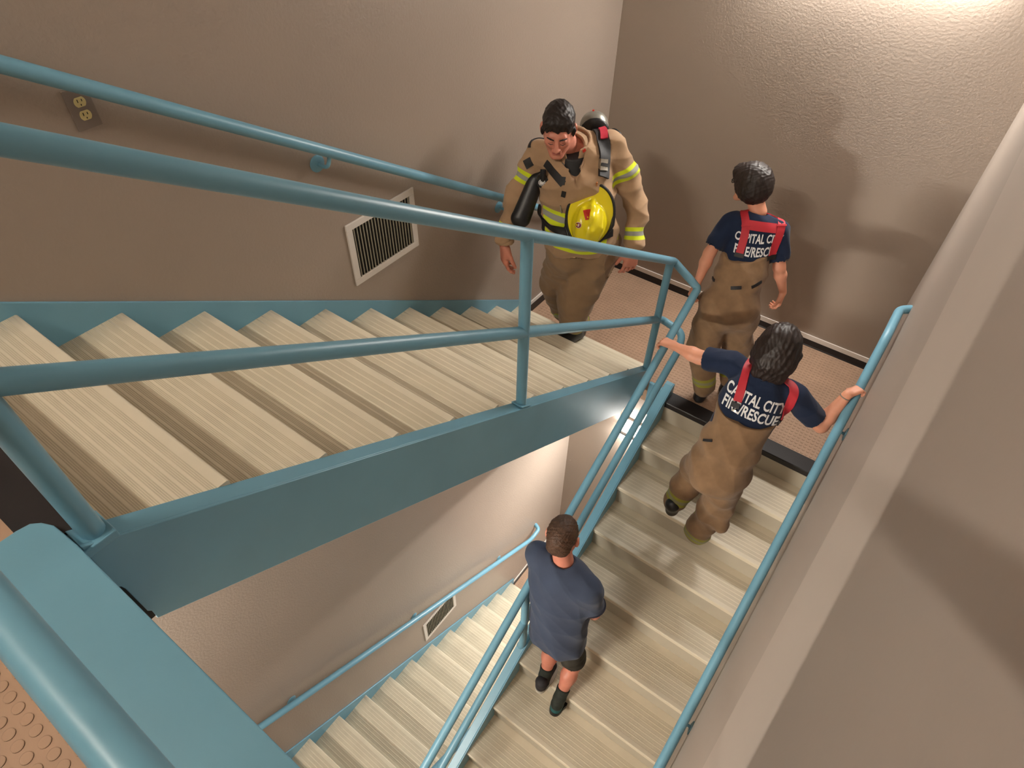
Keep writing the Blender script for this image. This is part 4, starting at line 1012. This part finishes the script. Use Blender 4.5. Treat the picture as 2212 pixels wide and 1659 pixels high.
# ------------------------------------------------------------------ 3. young person on the right flight, arms spread
def person_three():
    z0 = -2 * R
    root = empty('person', (1.87, -.62, z0)); tag(root, 'person with dark bob and navy T-shirt climbing with both hands on rails', 'person')
    F = frame(V(-.10, .98, 0), nrm(V(-.02, .42, 1))); rt, fw, up = F[0], F[1], F[2]
    J = dict(neck=V(1.875, -.435, .905), chest=V(1.872, -.500, .745), waist=V(1.868, -.645, .52), pelvis=V(1.865, -.700, .385),
             shR=V(2.050, -.400, .810), shL=V(1.690, -.395, .835), elR=V(2.222, -.335, .640), elL=V(1.505, -.375, .765),
             wrR=V(2.262, -.265, .845), wrL=V(1.352, -.350, .742), hdR=V(.6, .4, 0), hdL=V(-1, .1, 0), head=V(1.872, -.355, 1.03))
    Fh = frame(V(-.22, .93, -.30), V(-.02, .34, 1))
    hands = {'R': lambda v, w: hand(v, w, V(.45, .70, .20), V(-.35, -.05, 1), -1, .80, curls=(1.05, 1.0, 1.0, .95), tcurl=.6, tang=.8),
             'L': lambda v, w: hand(v, w, V(-1, .18, -.16), V(-.20, .02, 1), 1, .95, curls=(.85, .78, .74, .70), tcurl=.5, tang=.8, spread=.22)}
    (ob, bv, bf), g = person_body(root, J, F, Fh, .94, M_skin, hands, fat=1.08, nr=.046)
    v = tshirt(root, J, F, M_navy, fat=1.06, sl=.68)
    sh, sv, sf = sdf_obj('tshirt', v, M_navy, root, (.0030, 36, 18)); st = bvh(sv, sf)
    c = J['head']; v = Vol(c - .23, c + .23, .0042)
    v.ell(g(0, -.015, .034), V(.102, .118, .106), Fh, .0); v.ell(g(0, -.045, -.055), V(.108, .100, .115), Fh, .04)
    for x in (-1, 1): v.cone(g(.085 * x, -.01, -.02), g(.093 * x, .005, -.115), .036, .024, .04)
    v.cone(g(-.05, -.085, -.06), g(.05, -.085, -.06), .045, .045, .04); v.cone(g(-.055, -.075, -.145), g(.055, -.075, -.145), .036, .036, .03)
    v.ell(g(0, .165, -.05), V(.088, .125, .110), Fh, .012, 'c')
    v.plane(g(0, -.05, -.180), g(0, .1, -.98) - g(0, 0, 0), .012)
    v.cone(g(0, .02, -.06), g(0, .0, -.20), .060, .060, .01, op='c')
    sdf_obj('hair', v, M_hairc, root, (.0022, 120, 9, [Fh[0], Fh[0] + .5 * Fh[1]]))
    h, wa = J['pelvis'], J['waist']; hL = h - rt * .075; hR = h + rt * .075
    kR = V(1.925, -.665, .045); aR = V(1.888, -.690, -.285); kL = V(1.735, -.600, .11); aL = V(1.700, -.680, -.120)
    v = Vol(*bounds(J['chest'], h, kL, aL, kR, aR, m=.19), .006)
    v.cone(h, wa, .160, .156, .05, fw, .86).cone(wa, wa + (J['chest'] - wa) * .70, .157, .163, .04, fw, .80)
    v.ell(h - fw * .05 - up * .05, V(.130, .10, .11), F, .05)
    v.chain([hR, kR, aR], [.112, .098, .082], .022); v.chain([hL, kL, aL], [.108, .092, .080], .012)
    v.cone(kR + V(.06, -.03, .02), kR + V(.07, -.05, -.13), .055, .045, .03)
    v.plane(J['chest'] - up * .045, nrm(V(0, .42 - .42, 1)) * 0 + nrm(up - fw * .35))
    v.cone(aR + V(0, 0, -.16), aR + V(0, 0, -.165), .10, .10, 0, V(0, 0, 1), .9, op='c')
    tr, tv, tf = sdf_obj('trousers', v, M_pant2, root, (.0058, 25, 41, [V(.5, .2, 1), V(-.6, .1, .7), V(.1, -.8, .6)]))
    attr(tr, 'band', np.minimum(near_cone(tv, kR, aR, 0, .14, .33), near_cone(tv, kL, aL, 0, .14, .20))); tt = bvh(tv, tf)
    Q = lambda x, z, y=-.22: J['chest'] + rt * x + fw * y + up * z
    N = J['neck']; H_ = lambda *a: [view_hit(st, *q) or Vector(J['chest']) for q in a]
    strap('suspender', st, H_((1592, 872), (1602, 840), (1612, 805), (1622, 782)) + [N - rt * .085 + fw * .10, Q(-.08, .0, .2)], .046, .004, M_red, root, n=44)
    strap('suspender', st, H_((1686, 908), (1704, 876), (1716, 848), (1712, 832), (1690, 818)) + [N + rt * .06 - fw * .04 + up * .0], .046, .004, M_red, root, n=44)
    strap('suspender', st, [N + rt * .06 - fw * .04, N + rt * .085 + fw * .08, Q(.08, .0, .2)], .046, .004, M_red, root, n=30)
    strap('cross_strap', st, H_((1622, 790), (1650, 798), (1690, 814)), .036, .003, M_red, root, n=26)
    for p in ((1592, 868), (1688, 904)): strap('leather_end', st, H_(p, (p[0] - 5, p[1] + 14)), .050, .006, M_blackc, root, n=8)
    strap('buckle', st, H_((1588, 882), (1586, 890)), .026, .010, M_chrome, root, n=4)
    strap('side_buckle', tt, [wa - rt * .10 - fw * .14 + up * .045, wa - rt * .145 - fw * .09 + up * .0], .014, .004, M_blackc, root, n=8)
    text_on('shirt_lettering', st, Q(.008, .020), rt - up * .05, up, 'CAPITAL CITY', .076, M_print, root, .0, .02, .64)
    text_on('shirt_lettering', st, Q(.008, -.052), rt - up * .05, up, 'FIRE/RESCUE', .082, M_print, root, .0, .02, .64)
    d = nrm(J['wrR'] - J['elR']); pc = J['wrR'] - d * .015; a = nrm(np.cross(d, V(0, 0, 1))); b_ = np.cross(d, a)
    MB().tube([pc + (a * math.cos(t) + b_ * math.sin(t)) * .0265 for t in np.linspace(0, 2 * math.pi, 25)], .0028, 8, caps=False).build('bracelet', M_steel, root, smooth=True)
    boot(root, V(1.888, -.715, z0 + .001), V(1.880, -.490, z0 + .001), .13, .92)
    boot(root, V(1.700, -.735, -.235), V(1.705, -.530, -.165), .12, .88)
person_three()

# ------------------------------------------------------------------ 4. boy in T-shirt and shorts
def person_four():
    z0 = -6 * R
    root = empty('person', (1.55, -1.72, z0)); tag(root, 'boy in slate blue T-shirt and dark shorts climbing the right flight, furthest down', 'person')
    F = frame(V(-.16, .98, 0), nrm(V(-.10, .16, 1))); rt, fw, up = F[0], F[1], F[2]
    J = dict(neck=V(1.415, -1.560, .105), chest=V(1.440, -1.590, -.075), waist=V(1.485, -1.655, -.30), pelvis=V(1.505, -1.685, -.40),
             shR=V(1.595, -1.580, .015), shL=V(1.262, -1.580, .040), elR=V(1.652, -1.565, -.225), elL=V(1.295, -1.500, -.19),
             wrR=V(1.490, -1.430, -.27), wrL=V(1.400, -1.420, -.27), hdR=V(0, 1, 0), hdL=V(0, 1, 0), head=V(1.372, -1.515, .255))
    Fh = frame(V(-.22, .93, -.22), V(-.10, .20, 1))
    hands = {'R': lambda v, w: hand(v, w, V(-.9, .35, .1), V(.1, .6, .5), -1, .8, curl=.6),
             'L': lambda v, w: hand(v, w, V(.9, .35, .1), V(0, .6, .5), 1, .8, curl=.9)}
    hL = J['pelvis'] - rt * .068; hR = J['pelvis'] + rt * .068
    kL = V(1.475, -1.665, -.725); aL = V(1.500, -1.765, -.965); kR = V(1.630, -1.650, -.80); aR = V(1.640, -1.800, -1.03)
    legs = [([hL, kL, kL + (aL - kL) * .35, aL], [.068, .046, .047, .028]), ([hR, kR, kR + (aR - kR) * .35, aR], [.068, .046, .047, .028])]
    (ob, bv, bf), g = person_body(root, J, F, Fh, 1.0, M_skinr, hands, legs, fat=.90, nr=.050)
    v = tshirt(root, J, F, M_grey, fat=1.16, sl=.64)
    wa = J['pelvis'] + up * -.055
    v.cone(wa, J['chest'], .175, .172, .05, fw, .84)
    v.cone(wa + rt * .10 - fw * .02, wa + rt * .13 - up * .02 - fw * .05, .05, .03, .04)
    v.plane(wa - up * .085, -up)
    sh, sv, sf = sdf_obj('tshirt', v, M_grey, root, (.0042, 26, 12, [V(.8, .1, .6), V(.7, 0, .7)])); st = bvh(sv, sf)
    N = J['neck']; ring = [N - up * .045 + (rt * math.cos(t) * .066 + fw * math.sin(t) * .064) + up * (.012 * -math.sin(t)) for t in np.linspace(0, 2 * math.pi, 33)]
    MB().tube(ring, .0065, 8, caps=False).build('collar_band', M_trim, root, smooth=True)
    for s_, e_ in ((J['shR'], J['elR']), (J['shL'], J['elL'])):
        d = nrm(e_ - s_); q = s_ + (e_ - s_) * .62 + d * .010; a = nrm(np.cross(d, V(0, 1, .1))); b_ = np.cross(d, a)
        MB().tube([q + (a * math.cos(t) + b_ * math.sin(t)) * .0715 for t in np.linspace(0, 2 * math.pi, 29)], .006, 8, caps=False).build('sleeve_band', M_trim, root, smooth=True)
    v = Vol(*bounds(J['pelvis'], kL, kR, m=.13), .006)
    v.cone(hL + up * .0, hR + up * .0, .080, .080, .04, fw, .85)
    for a, b_ in ((hL, kL), (hR, kR)):
        q = a + (b_ - a) * .80; d = nrm(b_ - a); v.cone(a - up * .03, q, .078, .082, .03); v.cone(q + d * .135, q + d * .13, .125, .125, 0, d, .9, op='c')
    sdf_obj('shorts', v, M_shorts, root, (.0042, 34, 14))
    c = J['head']; v = Vol(c - .16, c + .16, .0036)
    v.ell(g(0, -.022, .036), V(.082, .107, .093), Fh, 0); v.cone(g(-.03, -.085, -.02), g(.03, -.085, -.02), .032, .032, .03); v.cone(g(-.02, -.082, -.055), g(.02, -.082, -.055), .018, .018, .02)
    v.plane(g(0, .06, .045), g(0, .82, -.55) - g(0, 0, 0), .012)
    sdf_obj('hair', v, M_hairs, root, (.0012, 260, 2))
    for nm, an, kn, he, to, mm in (('L', aL, kL, V(1.512, -1.855, z0 + .001), V(1.490, -1.625, z0 + .001), M_shoe), ('R', aR, kR, V(1.645, -1.875, -7 * R + .050), V(1.625, -1.690, -7 * R + .001), M_tealsh)):
        boot(root, he + V(0, 0, .012), to + V(0, 0, .012), .07, .80, mm, 'shoe'); sole(root, he, to, M_sole if nm == 'L' else M_blackp, .052, .030)
        v = Vol(*bounds(an, kn, he, m=.08), .005); d = nrm(kn - an); v.chain([an - d * .05, an, an + d * .075], [.040, .037, .043], .02); v.plane(an + d * .082, d)
        sdf_obj('sock', v, M_sock, root)
person_four()
